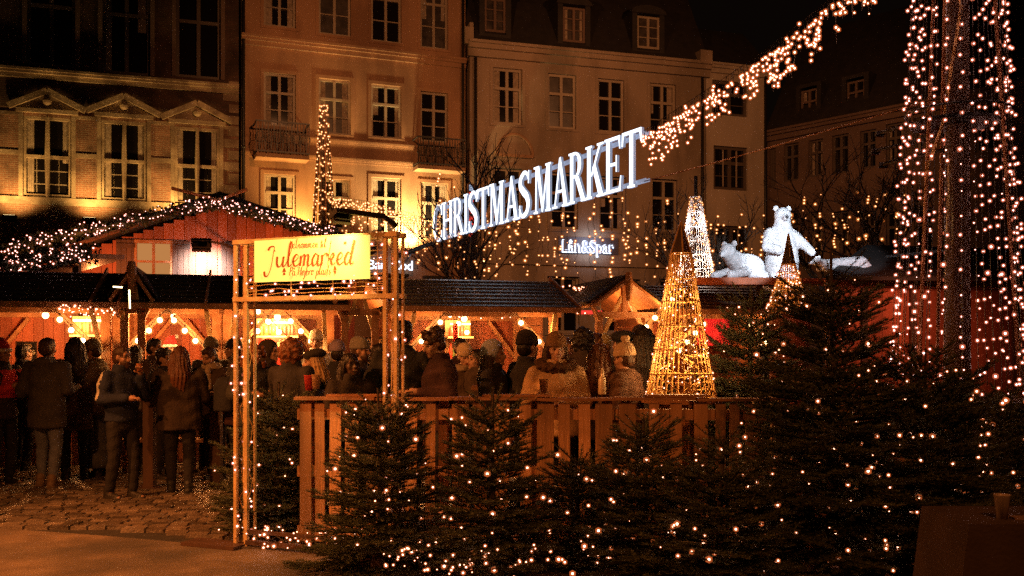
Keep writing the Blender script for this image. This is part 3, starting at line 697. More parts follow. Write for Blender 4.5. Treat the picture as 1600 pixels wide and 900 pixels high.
# ============================================================= cable with icicle lights, left and right of the sign
def catline(pts_t_z): # list of (t, z) -> vectors
    return [Vector((*cable_xy(t),z)) for t,z in pts_t_z]
def icicle(line, n, dlen, dens, label, r, key, step_bias=1.0):
    wires=[line]; pts=[]
    L_=len(line)-1
    for i in range(n):
        f=(i+random.uniform(.1,.9))/n*L_; k=min(int(f),L_-1); p=lerp(line[k],line[k+1],f-k); dl=dlen*random.choice((.15,.4,.6,.85,1.15))
        dx=random.uniform(-.05,.05); wires.append([p,p+Vector((dx,0,-dl*.5)),p+Vector((dx*1.5,0,-dl-(.1 if r<.018 else 0)))])
        d=(.10 if r<.018 else .04)+random.random()*dens
        while d<dl+(.10 if r<.018 else 0): pts.append(p+Vector((dx*d/dl*1.5+random.uniform(-.03,.03),random.uniform(-.02,.02),-d))); d+=dens*random.choice((.35,1.0,1.6,2.2))
    return string_thing(line[0],label,wires,pts,r,key)
zr=lambda px,py,t: zat(py,cable_xy(t).y)
tt=[-.05*k for k in range(13)]+[-.66]
zz=[]
for t in tt:
    q=cable_xy(t); px=800+q.x/q.y*F; py=float(np.interp(px,[1003,1100,1182,1240,1295,1392],[206,143,88,44,0,-82])); zz.append((t,zat(py,q.y)))
icicle(catline(zz), 150, .40, .075, 'icicle lights on the cable rising from the sign to the light tower', .0145,'bulb')
tt=[1.0+.02,1.2,1.4,1.6,1.8,2.0]; zz=[]
for t in tt:
    q=cable_xy(t); px=800+q.x/q.y*F; py=306+(px-515)/(676-515)*(346-306)-7*math.sin(math.pi*(px-515)/161); zz.append((t,zat(py,q.y)))
icicle(catline(zz), 95, .95, .20, 'icicle lights on the cable between the far light cone and the letter C', .021,'bulb_far')
t=thing('guy_wire',(2,14.5,4.2),'thin steel wire running from the sign foot towards the light tower','wire')
m=MB(); m.tube(sag((*PR,4.18),P(1440,160,9.8),.02,8),.008,4); m.build('wire',M['steel'],t)
t=thing('guy_wire',P(640,380,23),'thick dark branch like cable below the letter C','wire')
m=MB(); m.tube([P(618,402,21),P(648,390,21.2),P(676,380,21.5)],.05,5); m.build('wire',M['wire'],t)

# ============================================================= light cone towers
def tower(cx,cy,z0,z1,r0,r1,nb,label,r,key,rings=(.33,),mast=.13,sides=26,rods=3,base=True):
    t=thing('light_tower',(cx,cy,0),label,'light tower','tall cone towers of hanging lights')
    m=MB(); m.tube([(cx,cy,0),(cx,cy,z1)],[mast,mast*.75],14); m.build('mast',M['mast'],t,True)
    H=z1-z0; wires=[]; pts=[]
    rad=lambda z: r0+(r1-r0)*(z-z0)/H
    for k in range(sides):
        a=2*math.pi*k/sides+random.uniform(-.1,.1); ln=[]; z=z1
        for j in range(9):
            zz=z1-H*j/8; rr=rad(zz)*random.uniform(.95,1.03); ln.append((cx+rr*math.cos(a),cy+rr*math.sin(a),zz))
        wires.append(ln)
        z=z1-random.uniform(0,.3); dz=H*sides/nb
        while z>z0-.05:
            rr=rad(z)*random.uniform(.93,1.08); aa=a+random.uniform(-.03,.03)
            pts.append((cx+rr*math.cos(aa),cy+rr*math.sin(aa),z)); z-=dz*random.uniform(.45,1.55)
    m=MB()
    for wv in wires: m.tube(wv,.0045 if r<.02 else .01,3,cap=False)
    m.build('wire',M['wire'],t)
    for fz in rings:
        zz=z0+H*fz; rr=rad(zz); m=MB(); m.tube([(cx+rr*math.cos(2*math.pi*k/28),cy+rr*math.sin(2*math.pi*k/28),zz) for k in range(29)],.012,5); m.build('ring',M['iron'],t)
    for k in range(rods):
        a=2*math.pi*k/rods+3.6; rr=.90; m=MB(); m.tube([(cx+r0*rr*math.cos(a),cy+r0*rr*math.sin(a),z0-.1),(cx+r1*rr*.6*math.cos(a),cy+r1*rr*.6*math.sin(a),z1)],.020,8); m.build('pole',M['steel'],t,True)
    bulbs(t,pts,r,key); return t
tw=tower(4.53,9.76,1.25,8.6,.635,.27,1150,'tall mast hung with many pink white fairy lights at the right edge',.0108,'bulb_pink',rings=(.38,))
m=MB(); m.lathe((4.5,9.76,3.92),[(.02,0),(.42,0),(.42,.035),(.02,.035)],24); m.build('disc',M['iron'],tw)
m=MB(); m.lathe((4.5,9.76,0),[(1.02,0),(1.05,1.08),(1.08,1.12),(1.08,1.16),(0.05,1.17)],20); m.build('plinth',M['wood_dark'],tw)
m=MB(); 
m.tube([(4.1,9.5,3.4),(4.25,9.45,3.9),(4.3,9.4,4.4),(4.42,9.45,5.0),(4.38,9.5,5.6)],.016,6); m.build('cable',M['rattan'],tw)
q=cable_xy(2.065); tower(q.x,q.y,1.25,9.0,.62,.10,430,'distant light cone wrapped in golden fairy lights behind the cabin roof',.021,'bulb_far',rings=(.5,),mast=.10,rods=4)

# ============================================================= welcome gate
gf=fromY(366,8.0,622,7.4)
gt=thing('welcome_gate',gf.w(gf.len/2,.1,0),'open pale timber gate frame wound with fairy lights and carrying the yellow banner','gate')
G=gf.len
def gbar(a,b,w=.036,h=None,name='post',mt='wood_pale'):
    m=MB(gf.M); m.bar(a,b,w,h,up=(0,1,0)); return m.build(name,M[mt],gt)
cl=(.018,gf.u(388)-.018); crr=(gf.u(599)+.018,G-.018)
for (a,b) in (cl,crr):
    for u in (a,b):
        for v in (0,.11): gbar((u,v,.02),(u,v,2.515),.030 if v==0 else .018)
for v in (0,.11): gbar((0,v,2.535),(G,v,2.535),.036,.05,'top_beam'); gbar((0,v,2.06),(G,v,2.06),.036,.045,'cross_beam')
gbar((cl[1],0,.05),(crr[0],0,.05),.036,.04,'sill_beam','wood_dark'); gbar((cl[1],0,.14),(crr[0],0,.14),.03,.025,'sill_beam','wood_dark')
for u in (*cl,*crr):
    for z in (2.535,2.06,.06): gbar((u,.02,z),(u,.09,z),.03,.03,'cross_piece')
m=MB(gf.M)
for i in range(5):
    z=2.10+.035*i; ln=[(cl[1]+(crr[0]-cl[1])*k/12,.0,z+random.uniform(-.008,.008)) for k in range(13)]
    m.tube(ln,.0035,4)
for i in range(11):
    z=2.12+i*.037; m.tube([(gf.u(578),.0,z),(crr[0],.0,z)],.003,4); m.tube([(cl[1],0,z),(gf.u(398),0,z)],.003,4)
for px in (400,455,520,590): u=gf.u(px); m.tube([(u,.0,2.08),(u,.0,2.52)],.005,4)
for (a,b) in (cl,crr):
    for k in range(4): 
        ln=[(random.uniform(a,b),random.uniform(.02,.09),.1+2.4*j/16) for j in range(17)]; m.tube(ln,.003,3)
m.build('mesh_wire',M['rattan'],gt)
m=MB(gf.M); m.box((gf.u(290,-.1),-.16,.008),(gf.u(372,-.1),.06,.035)); m.build('foot_board',M['wood_dark'],gt)
m=MB(gf.M); m.box((gf.u(540,-.1),-.16,.008),(gf.u(650,-.1),.3,.035)); m.build('foot_board',M['wood_dark'],gt)
pts=[]
W=lambda u,v,z: gf.w(u,v,z)
for (a,b) in (cl,crr):
    for k in range(40): pts.append(W(random.uniform(a-.03,b+.03),random.choice((-.03,.05,.12)),random.uniform(.1,2.5)))
for k in range(44): pts.append(W(random.uniform(cl[1],crr[0]),random.uniform(-.04,.0),2.08+random.choice((0,.035,.07,.10,.14))+random.uniform(-.01,.01)))
for k in range(10): pts.append(W(random.uniform(gf.u(580),crr[0]),-.01,random.uniform(2.1,2.5)))
string_thing(gf.w(0,0,0),'fairy lights wound round the posts and beams of the welcome gate',[],pts,.0075,'bulb_pink')
pts=[]; wr=[]
ln=[]
for k in range(30):
    ln.append(W(cl[0]+(crr[1]-cl[0])*k/29,random.uniform(-.06,.02),.07+.06*abs(math.sin(k*1.3))))
for k in range(75): pts.append(W(random.uniform(cl[0],crr[1]+.3),random.uniform(-.12,.1),random.uniform(.03,.2)))
string_thing(gf.w(.1,-.1,0),'fairy lights heaped along the ground beam of the welcome gate',[ln],pts,.0085,'bulb')
pts=[];ln=[]
for k in range(34): ln.append(Vector((P(600+k*9.5,0,6.74).x,6.74+random.uniform(-.06,.06),.15+random.uniform(-.05,.07))))
for k in range(62):
    f=random.random()*33; i=min(int(f),32); pts.append(lerp(ln[i],ln[i+1],f-i)+Vector((0,-.02,random.uniform(-.06,.1))))
string_thing(ln[0],'fairy lights lying along the foot of the fence right of the gate',[ln],pts,.0085,'bulb')
# banner
bn=thing('welcome_banner',gf.w(gf.u(488),-.03,2.2),'yellow cloth banner with red script reading Julemarked on the gate','banner')
ub0,ub1=gf.u(398,-.03),gf.u(578,-.03); zb_,zt_=2.195,2.535
m=MB(gf.M); n=24
V=[];Fq=[]
for i in range(n+1):
    u=ub0+(ub1-ub0)*i/n; wv=.004*math.sin(i*.9); 
    V+=[(u,-.035+wv,zb_),(u,-.035+wv,zt_),(u,-.027+wv,zt_),(u,-.027+wv,zb_)]
for i in range(n):
    a=4*i; b=a+4; Fq+=[(a,b,b+1,a+1),(a+1,b+1,b+2,a+2),(a+2,b+2,b+3,a+3),(a+3,b+3,b,a)]
Fq+=[(0,1,2,3),(4*n,4*n+3,4*n+2,4*n+1)]; m.add(V,Fq); m.build('cloth',M['banner'],bn)
BW=ub1-ub0; put=lambda x,y,d: gf.w(ub0+x,-.042-d,zb_+y)
m=MB(); sz=.080; wtot=sum(SCR[c][0] for c in 'Julemarked'); script(m,'Julemarked',BW*.12,.118,BW*.75/wtot,.092,put,0); m.build('lettering',M['ink'],bn)
m=MB(); s1=BW*.32/(sum(SCR[c][0] for c in 'Velkommentil')+.55); script(m,'Velkommen til',BW*.32,.262,s1*1.0,.10,put,0); m.build('lettering',M['ink'],bn)
m=MB(); s2=BW*.36/(sum(SCR[c][0] for c in 'PåHøjbroplads')+1.1); script(m,'På Højbro plads',BW*.32,.045,s2*1.0,.10,put,0); m.build('lettering',M['ink'],bn)
m=MB()
for (cx,cy,rr,nn) in ((BW*.80,.285,.022,8),(BW*.19,.25,.012,6)):
    pg=[]
    for k in range(nn*2):
        a=math.pi*k/nn; q=rr if k%2==0 else rr*.35; pg.append(put(cx+q*math.cos(a),cy+q*math.sin(a),.001))
    m.poly(pg)
for cx in (BW*.275,BW*.715):
    m.poly([put(cx-.02,.075,.001),put(cx+.02,.075,.001),put(cx+.004,.11,.001),put(cx-.006,.108,.001)])
    m.poly([put(cx+.013*math.cos(2*math.pi*k/10),.06+.013*math.sin(2*math.pi*k/10),.0015) for k in range(10)])
m.build('ornament',M['ink'],bn)
# floodlight on the gate
def floodlight(loc, aim, label, size=.14, arm=None, power=0, color=(1,.8,.5), lens='flood_warm', angle=100, blend=.7):
    t=thing('floodlight',loc,label,'floodlight'); loc=Vector(loc); d=(Vector(aim)-loc).normalized(); rot=d.to_track_quat('-Z','Y').to_matrix()
    Mx=Matrix.Translation(loc)@rot.to_4x4(); s=size
    m=MB(Mx); m.box((-s,-s*.75,0),(s,s*.75,s*.5))
    for k in range(6): m.box((-s*.9,-s*.6+k*s*.22,s*.5),(s*.9,-s*.56+k*s*.22,s*.85))
    m.build('housing',M['black_plastic'],t)
    m=MB(Mx); m.quad((-s*.9,-s*.66,-.003),(s*.9,-s*.66,-.003),(s*.9,s*.66,-.003),(-s*.9,s*.66,-.003)); m.build('lens',M[lens],t)
    m=MB(Mx); m.box((-s*1.08,-.02,-.01),(-s*1.01,.02,s*1.3)); m.box((s*1.01,-.02,-.01),(s*1.08,.02,s*1.3)); m.box((-s*1.08,-.02,s*1.3),(s*1.08,.02,s*1.4)); m.build('bracket',M['black_plastic'],t)
    if arm: m=MB(); m.tube([loc-d*size*1.3,*arm],.022,6); m.build('arm',M['black_plastic'],t)
    if power: lamp('SPOT','flood_beam',loc+d*.03,power,color,size*.5,aim=aim,angle=angle,blend=blend,parent=t)
    return t
floodlight(gf.w(gf.u(562),-.30,2.64), gf.w(gf.u(450),.0,2.30),'black floodlight on a short arm at the top right of the gate',.075,[gf.w(gf.u(600,-.1),-.1,2.66),gf.w(G-.02,0,2.60)],46,(1,.62,.22),angle=165)

# ============================================================= pallet fences
def fence_panel(a,b,label,dark=False,seed=1):
    rr=random.Random(seed); f=Fac(a,b); t=thing('pallet_fence',f.w(f.len/2,0,0),label,'fence','pallet fences round the drinking area')
    L=f.len; x=.03; m=MB(f.M)
    while x<L-.08:
        wd=rr.choice((.08,.095,.11,.14)); 
        if x+wd>L: break
        z0=.03+rr.uniform(0,.03); z1=1.20+rr.uniform(-.02,.01); tilt=rr.uniform(-.012,.012)
        m.add([(x,0,z0),(x+wd,0,z0),(x+wd,.022,z0),(x,.022,z0),(x+tilt,0,z1),(x+wd+tilt,0,z1),(x+wd+tilt,.022,z1),(x+tilt,.022,z1)],[(3,2,1,0),(4,5,6,7),(0,1,5,4),(1,2,6,5),(2,3,7,6),(3,0,4,7)])
        x+=wd+rr.choice((.035,.055,.075,.105))
    m.build('slats',M['pallet'],t)
    for z in (.12,.62,1.10):
        m=MB(f.M); m.box((0,.026,z-.045),(L,.10,z+.045)); m.build('rail',M['pallet'],t)
    m=MB(f.M); m.box((-.01,-.05,1.222),(L*.52,.14,1.247)); m.build('top_board',M['wood_h'],t)
    m=MB(f.M); m.box((L*.53,-.045,1.218),(L+.01,.13,1.240)); m.build('top_board',M['wood_h'],t)
    m=MB(f.M); m.box((L*.2,-.02,1.25),(L*.62,.12,1.268)); m.build('loose_board',M['wood_h'],t)
    for x in (0.05,L*.5,L-.09):
        m=MB(f.M); m.box((x,.11,0),(x+.08,.19,1.21)); m.build('post',M['pallet'],t)
    m=MB(f.M); m.box((.3,-.22,.01),(L-.2,-.03,.10)); m.build('base_board',M['pallet'],t)
FX=lambda px,Y:((px-800)/F*Y,Y)
fence_panel(FX(463,8.05),FX(700,8.02),'brightly lit pallet fence between the first two fir trees',seed=4)
fence_panel(FX(702,8.02),FX(960,8.0),'pallet fence in front of the woman in the pale coat',seed=9)
fence_panel(FX(962,8.0),FX(1200,7.95),'pallet fence below the golden wire cone',seed=12)
fence_panel(FX(1202,7.95),FX(1440,7.9),'dark pallet fence behind the largest fir tree',seed=14)
# ============================================================= stalls
sl=Fac((-30,15-.268*30),(30,15+.268*30))
def planks(m,u0,u1,z0,z1,v,wd=.14,th=.02,gap=.006):
    x=u0
    while x<u1-.01:
        w_=min(wd*random.uniform(.85,1.15),u1-x); m.box((x,v,z0),(x+w_-gap,v+th*random.uniform(.7,1.1),z1)); x+=w_
def roof_slope(fac,u0,u1,p,q,material,parent,name='roof',rows=7,th=.025):
    """overlapping boards from p=(v,z) at the eave up to q=(v,z) at the ridge"""
    m=MB(fac.M)
    for i in range(rows):
        a=i/rows; b=min(1,(i+1.25)/rows); va,za=p[0]+(q[0]-p[0])*a,p[1]+(q[1]-p[1])*a; vb,zb=p[0]+(q[0]-p[0])*b,p[1]+(q[1]-p[1])*b
        du=random.uniform(-.02,.02)
        m.add([(u0+du,va,za+.02),(u1+du,va,za+.02),(u1+du,vb,zb),(u0+du,vb,zb),(u0+du,va,za+.02+th),(u1+du,va,za+.02+th),(u1+du,vb,zb+th*.4),(u0+du,vb,zb+th*.4)],[(3,2,1,0),(4,5,6,7),(0,1,5,4),(1,2,6,5),(2,3,7,6),(3,0,4,7)])
    return m.build(name,M[material],parent)
def festoon(fac,u,v,z,su,label,n=4,L_=.58):
    wr=[fac.w(u,v-.07,z)]; pts=[]
    for i in range(n): 
        f=(i+.4)/n; p=fac.w(u+su*L_*f,v-.09,z+L_*f-.05); pts.append(p)
    wr+= [fac.w(u+su*L_,v-.07,z+L_+.02)]; lamps_=fac.w(u+su*L_*.5,v-.22,z+L_*.45)
    t=thing('festoon_lights',wr[0],label,'light string','round bulbs on the stall braces')
    m=MB(); m.tube(wr,.006,4)
    m.build('wire',M['wire'],t)
    for p in pts:
        m=MB(); m.tube([p+Vector((0,0,.03)),p+Vector((0,.01,.085))],.014,6); m.build('socket',M['wire'],t)
        m=MB(); m.ball(p,.036,10,7); m.mi=1; m.ball(p,.066,10,7); m.build('bulb',[M['globe'],M['globe_cap']],t,True)
    lamp('POINT','festoon_glow',lamps_,24,(1,.36,.09),.08,parent=t)
def stall(px0,px1,label,eave=2.27,ridge=2.78,roof_mat='slate',wall='wood',power=70,depth=2.3,back=True,braces=True,fest=(1,1),who='',beams=True,lampcol=WARM,shelf=False,ov=.18,front=1.05):
    u0,u1=sl.u(px0),sl.u(px1); t=thing('market_stall',sl.w((u0+u1)/2,depth/2,0),label,'market stall','wooden market stalls in a row')
    pw=.12
    for u in (u0,u1-pw):
        for v in (0,depth-pw):
            m=MB(sl.M); m.box((u,v,0),(u+pw,v+pw,eave-.1)); m.build('post',M['wood_h'],t)
    m=MB(sl.M); m.box((u0-.05,-.01,eave-.12),(u1+.05,.10,eave+.02)); m.build('beam',M['wood_h'],t)
    m=MB(sl.M); m.box((u0-.05,depth-.1,eave-.12),(u1+.05,depth,eave+.02)); m.build('beam',M['wood_h'],t)
    if braces:
        for u,s in ((u0+pw,1),(u1-pw,-1)):
            m=MB(sl.M); m.bar((u,.05,eave-.68),(u+s*.52,.05,eave-.14),.07,.07,up=(0,1,0)); m.build('brace',M['wood_h'],t)
            m=MB(sl.M); m.bar((u,.05,eave-.68),(u+s*.06,-.42,eave-.08),.06,.06,up=(1,0,0)); m.build('brace',M['wood_pale'],t)
            m=MB(sl.M); m.bar((u-s*.03,depth-.06,eave-.8),(u+s*.5,depth-.16,eave-.14),.06,.06,up=(0,1,0)); m.build('brace',M['wood_h'],t)
    m=MB(sl.M); planks(m,u0+.02,u1-.02,.02,front,.04,.13); m.build('front_wall',M[wall],t)
    m=MB(sl.M); m.box((u0,-.14,front),(u1,.30,front+.04)); m.build('counter',M['wood_h'],t)
    if back:
        m=MB(sl.M); planks(m,u0,u1,.02,eave-.1,depth+.01,.15); m.build('back_wall',M['wood_red'],t)
    for u in (u0+.005,u1-.03):
        m=MB(sl.M); 
        z=.02
        while z<eave-.15: 
            m.box((u,depth*.35,z),(u+.022,depth,z+.135)); z+=.145
        m.build('side_wall',M[wall],t)
    roof_slope(sl,u0-ov,u1+ov,(-.52,eave-.02),(depth*.45,ridge),roof_mat,t,rows=8)
    roof_slope(sl,u0-ov,u1+ov,(depth+.35,eave+.02),(depth*.45,ridge),roof_mat,t,rows=4)
    for u in (u0-ov-.03,u1+ov):
        m=MB(sl.M); m.bar((u,-.56,eave-.03),(u,depth*.45,ridge+.03),.03,.13); m.build('barge_board',M['wood_h'],t)
    m=MB(sl.M); m.box((u0-ov,-.54,eave-.07),(u1+ov,-.51,eave+.01)); m.build('eave_board',M['wood_h'],t)
    for i in range(4):   # rafters
        u=u0+(u1-u0)*(i+.5)/4; m=MB(sl.M); m.bar((u,-.45,eave-.04),(u,depth*.45,ridge-.08),.05,.07); m.build('rafter',M['wood_h'],t)
    if fest[0]: festoon(sl,u0+pw+.02,0,eave-.66,1,'round bulbs on the left brace of '+who)
    if fest[1]: festoon(sl,u1-pw-.02,0,eave-.66,-1,'round bulbs on the right brace of '+who)
    m=MB(); c=sl.w((u0+u1)/2,depth*.5,eave-.12); m.ball(c,.05,8,6); lb=m.build('lamp_bulb',M['flood_warm'],t,True)
    m=MB(); m.tube([c+Vector((0,0,.05)),c+Vector((0,0,.3))],.006,4); m.build('lamp_cord',M['wire'],t)
    lamp('POINT','stall_lamp',c-Vector((0,0,.07)),power*.8,lampcol,.06,parent=t)
    if shelf:
        for z in (1.45,1.8):
            m=MB(sl.M); m.box((u0+.3,depth-.35,z),(u1-.2,depth-.02,z+.03)); m.build('shelf',M['wood_h'],t)
    return t,u0,u1
def kiosk(px0,px1,label,apex=2.72,eave=2.2,power=0,v0=-.45,depth=2.4,wall='wood_h',posts=True):
    u0,u1=sl.u(px0,v0),sl.u(px1,v0); um=(u0+u1)/2
    t=thing('stall_porch',sl.w(um,0,0),label,'stall porch','gabled timber porches between the stalls')
    hw=(u1-u0)/2
    for u in (u0+.12,u1-.22):
        m=MB(sl.M); m.box((u,v0+.1,0),(u+.1,v0+.2,eave)); m.build('post',M['wood_h'],t)
    for s in (-1,1):
        e=um+s*(hw+.0)
        m=MB(sl.M); m.bar((um,v0,apex),(e,v0,eave+.10),.04,.15,up=(0,1,0)); m.build('barge_board',M['wood_h'],t)
        m=MB(sl.M); m.bar((e,v0,eave+.14),(e-s*.12,v0,eave-.12),.04,.13,up=(0,1,0)); m.build('barge_foot',M['wood_h'],t)
        m=MB(sl.M); m.bar((um+s*.02,v0+.14,apex-.2),(um+s*(hw-.13),v0+.14,eave-.52),.055,.055,up=(0,1,0)); m.build('brace',M['wood_pale'],t)
        m=MB(sl.M); m.prism([(um,v0+.03,apex+.05),(e+s*.04,v0+.03,eave+.15),(e+s*.04,v0+.03,eave+.19),(um,v0+.03,apex+.10)],(0,depth,0)); m.build('roof',M['slate'],t)
        m=MB(sl.M); m.prism([(um+s*.02,v0+.04,apex+.0),(e-s*.02,v0+.04,eave+.10),(e-s*.02,v0+.04,eave+.13),(um+s*.02,v0+.04,apex+.045)],(0,depth,0)); m.build('soffit',M['wood_h'],t)
    m=MB(sl.M); m.box((u0+.1,v0+.1,eave-.06),(u1-.1,v0+.2,eave+.03)); m.build('beam',M['wood_h'],t)
    m=MB(sl.M); m.box((um-.045,v0+.105,eave+.03),(um+.045,v0+.195,apex-.05)); m.build('king_post',M['wood_h'],t)
    m=MB(sl.M); m.tube([(um,v0-.03,apex-.32),(um,v0-.05,apex-.05),(um,v0-.03,apex+.12)],[.04,.07,.05],8); m.build('finial',M['wood_h'],t)
    if power: lamp('POINT','porch_lamp',sl.w(um,v0+.9,eave-.1),power,WARM,.06,parent=t)
    return t
stall(-90,172,'dark roofed stall at the far left with a string of round bulbs',who='the far left stall',power=110,fest=(0,1))
stA,a0_,a1_=stall(176,345,'brown stall serving the crowd behind the man in the navy jacket',who='the stall behind the long haired woman',power=90,shelf=False)
stA2,b0_,b1_=stall(348,522,'stall behind the welcome gate with lit shelves and red bunting',who='the stall seen through the gate',power=110)
stC,c0_,c1_=stall(622,872,'wide open stall with pale light on its slatted roof under the christmas sign',who='the wide central stall',power=85,roof_mat='wet_roof')
stE,e0_,e1_=stall(1040,1222,'stall with red cloth wall under the polar bears',who='the stall under the polar bears',power=90,roof_mat='wood_dark',ridge=2.74)
kiosk(172,240,'gabled timber porch left of the man drinking',power=25)
kiosk(521,606,'gabled timber porch seen through the gate beside the Danish menu board',power=30)
kiosk(925,1036,'gabled timber porch left of the golden wire cone',power=55)
# menu boards, shelves with bottles, bunting, red panels
def menu(px,py,px2,py2,v,label,lines):
    u0,z1=sl.uz(px,py,v); u1,z0=sl.uz(px2,py2,v); t=thing('menu_board',sl.w((u0+u1)/2,v,z0),label,'menu board')
    m=MB(sl.M); m.box((u0,v,z0),(u1,v+.02,z1)); m.build('board',M['board'],t)
    m=MB(sl.M); e=.015
    m.box((u0-e,v-.004,z0-e),(u0,v+.024,z1+e)); m.box((u1,v-.004,z0-e),(u1+e,v+.024,z1+e)); m.box((u0,v-.004,z1),(u1,v+.024,z1+e)); m.box((u0,v-.004,z0-e),(u1,v+.024,z0)); m.build('frame',M['wood_dark'],t)
    h=(z1-z0)/(len(lines)+.3)
    for i,s in enumerate(lines):
        text('lettering',s,sl.w((u0+u1)/2,v-.006,z1-h*(i+.95)),facrot(sl),h*.95,M['chalk'],t,.002,'CENTER',offset=.003,sx=.82)
festoon(sl,sl.u(1001,-.5),-.5,1.98,1,'round bulbs rising to the right beside the golden cone')
festoon(sl,sl.u(733,1.5),1.5,1.92,-1,'round bulbs deep inside the wide stall above the cream beanie')
festoon(sl,sl.u(458,-.2),-.2,1.74,-1,'round bulbs seen through the gate above the rust hair')
menu(26,535,56,566,.32,'small chalk menu board at the far left stall',['RØD','GLØGG','HVID'])
menu(570,527,600,575,.25,'black chalk board reading Dansk Gløgg behind the grey beanie',['DANSK','GLØGG','ER','DET','BEDSTE'])
def bottle_row(u0,u1,v,z,n,label_,group):
    for i in range(n):
        u=u0+(u1-u0)*(i+.5)/n+random.uniform(-.02,.02); p=sl.w(u,v,z); k=random.choice((0,1,2)); 
        m=MB()
        if k<2: m.lathe(p,[(.032,0),(.034,.01),(.034,.15),(.013,.20),(.012,.26),(.015,.27)],10)
        else: m.lathe(p,[(.045,0),(.05,.01),(.05,.12),(.04,.14),(.042,.16)],10)
        o=m.build('bottle' if k<2 else 'jar',random.choice(BOT),None,True); tag(o,label_[0] if k<2 else label_[1],'bottle' if k<2 else 'jar',group)
BOT=[mat('bottle_amber',(.35,.14,.03),.15,.2,20),mat('bottle_pale',(.75,.6,.4),.2,.1,20),mat('bottle_red',(.45,.05,.03),.2,.2,20),mat('bottle_green',(.08,.12,.04),.15,.2,20)]
def back_bar(px0,px1,v,label,zs=(1.48,1.86),group='bottles on the stall back bars',lab=('bottle','jar'),n=9,power=30):
    u0,u1=sl.u(px0,v),sl.u(px1,v); t=thing('back_bar',sl.w((u0+u1)/2,v,0),label,'shelf')
    m=MB(sl.M); m.box((u0,v+.26,.0),(u1,v+.3,2.14)); m.build('back_panel',M['wood_h'],t)
    for z in zs: m=MB(sl.M); m.box((u0,v,z-.03),(u1,v+.258,z)); m.build('shelf',M['wood_pale'],t)
    m=MB(sl.M); m.box((u0+.05,v+.02,2.06),(u1-.05,v+.06,2.085)); m.build('light_strip',M['flood_warm'],t)
    lamp('AREA','strip_light',sl.w((u0+u1)/2,v-.05,2.05),power,(1,.52,.17),.6,aim=sl.w((u0+u1)/2,v+.3,1.5),parent=t)
    for z in zs: bottle_row(u0+.05,u1-.05,v+.13,z,n,lab,group)
back_bar(108,168,.95,'lit back bar behind the olive beanie',lab=('bottle on the lit shelf behind the olive beanie','jar on the lit shelf behind the olive beanie'),group='bottles behind the olive beanie',n=8)
back_bar(398,466,1.4,'lit back bar seen through the gate above the rust knitted hair',lab=('bottle on the lit shelf seen through the gate','jar on the lit shelf seen through the gate'),group='bottles seen through the gate',n=8,power=45)
back_bar(700,740,1.5,'small lit back bar behind the curly haired man',lab=('bottle on the shelf behind the curly haired man','jar on the shelf behind the curly haired man'),group='bottles behind the curly haired man',n=6,power=18)
def bunting(pa,pb,label,n=6):
    t=thing('bunting',pa,label,'bunting'); ln=sag(pa,pb,.05,n); m=MB(); m.tube(ln,.004,4); m.build('cord',M['wire'],t)
    for i in range(n):
        p=lerp(ln[i],ln[i+1],.5); m=MB(); m.prism([p+Vector((-.05,0,0)),p+Vector((.05,0,0)),p+Vector((.05,0,-.10)),p+Vector((0,0,-.07)),p+Vector((-.05,0,-.10))],(0,.004,0)); m.build('pennant',M['bottle_pale'] if 'bottle_pale' in M else BOT[1],t)
bunting(P(408,536,14.0),P(452,524,14.1),'small pale bunting across the red counter seen through the gate')
bunting(P(140,530,13.4),P(168,536,13.5),'small pale bunting right of the olive beanie',4)
def panel(px0,py0,px1,py1,v,mt,label,name='cloth_panel',cat='panel'):
    u0,z1=sl.uz(px0,py0,v); u1,z0=sl.uz(px1,py1,v); m=MB(sl.M); n=24
    vs=[];fs=[]
    for i in range(n+1):
        u=u0+(u1-u0)*i/n; d=.015*math.sin(i*1.1); vs+=[(u,v+d,z0),(u,v+d,z1),(u,v+d+.012,z1),(u,v+d+.012,z0)]
    for i in range(n):
        a=4*i;b=a+4; fs+=[(a,b,b+1,a+1),(a+1,b+1,b+2,a+2),(a+2,b+2,b+3,a+3),(a+3,b+3,b,a)]
    fs+=[(0,1,2,3),(4*n+3,4*n+2,4*n+1,4*n)]; m.add(vs,fs); o=m.build(name,M[mt] if isinstance(mt,str) else mt,None); tag(o,label,cat); return o
panel(400,527,455,580,1.25,'red_cloth','red cloth hung under the lit back bar seen through the gate')
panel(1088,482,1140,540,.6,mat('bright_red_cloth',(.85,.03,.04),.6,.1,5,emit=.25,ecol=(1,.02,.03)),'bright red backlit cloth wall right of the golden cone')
panel(708,505,716,545,1.2,'red_cloth','narrow red banner strip behind the curly haired man')
t=thing('neon_strip',P(925,488,16.5),'short red neon strip under the roof left of the golden cone','neon light')
m=MB(); m.tube([P(908,488,16.6),P(940,488,16.7)],.035,8); m.build('tube',M['red_neon'],t)
for i in range(2):
    m=MB(); p=P(910+28*i,488,16.65); m.bar(p,p+Vector((0,0,.5)),.02); m.build('hanger',M['iron'],t)

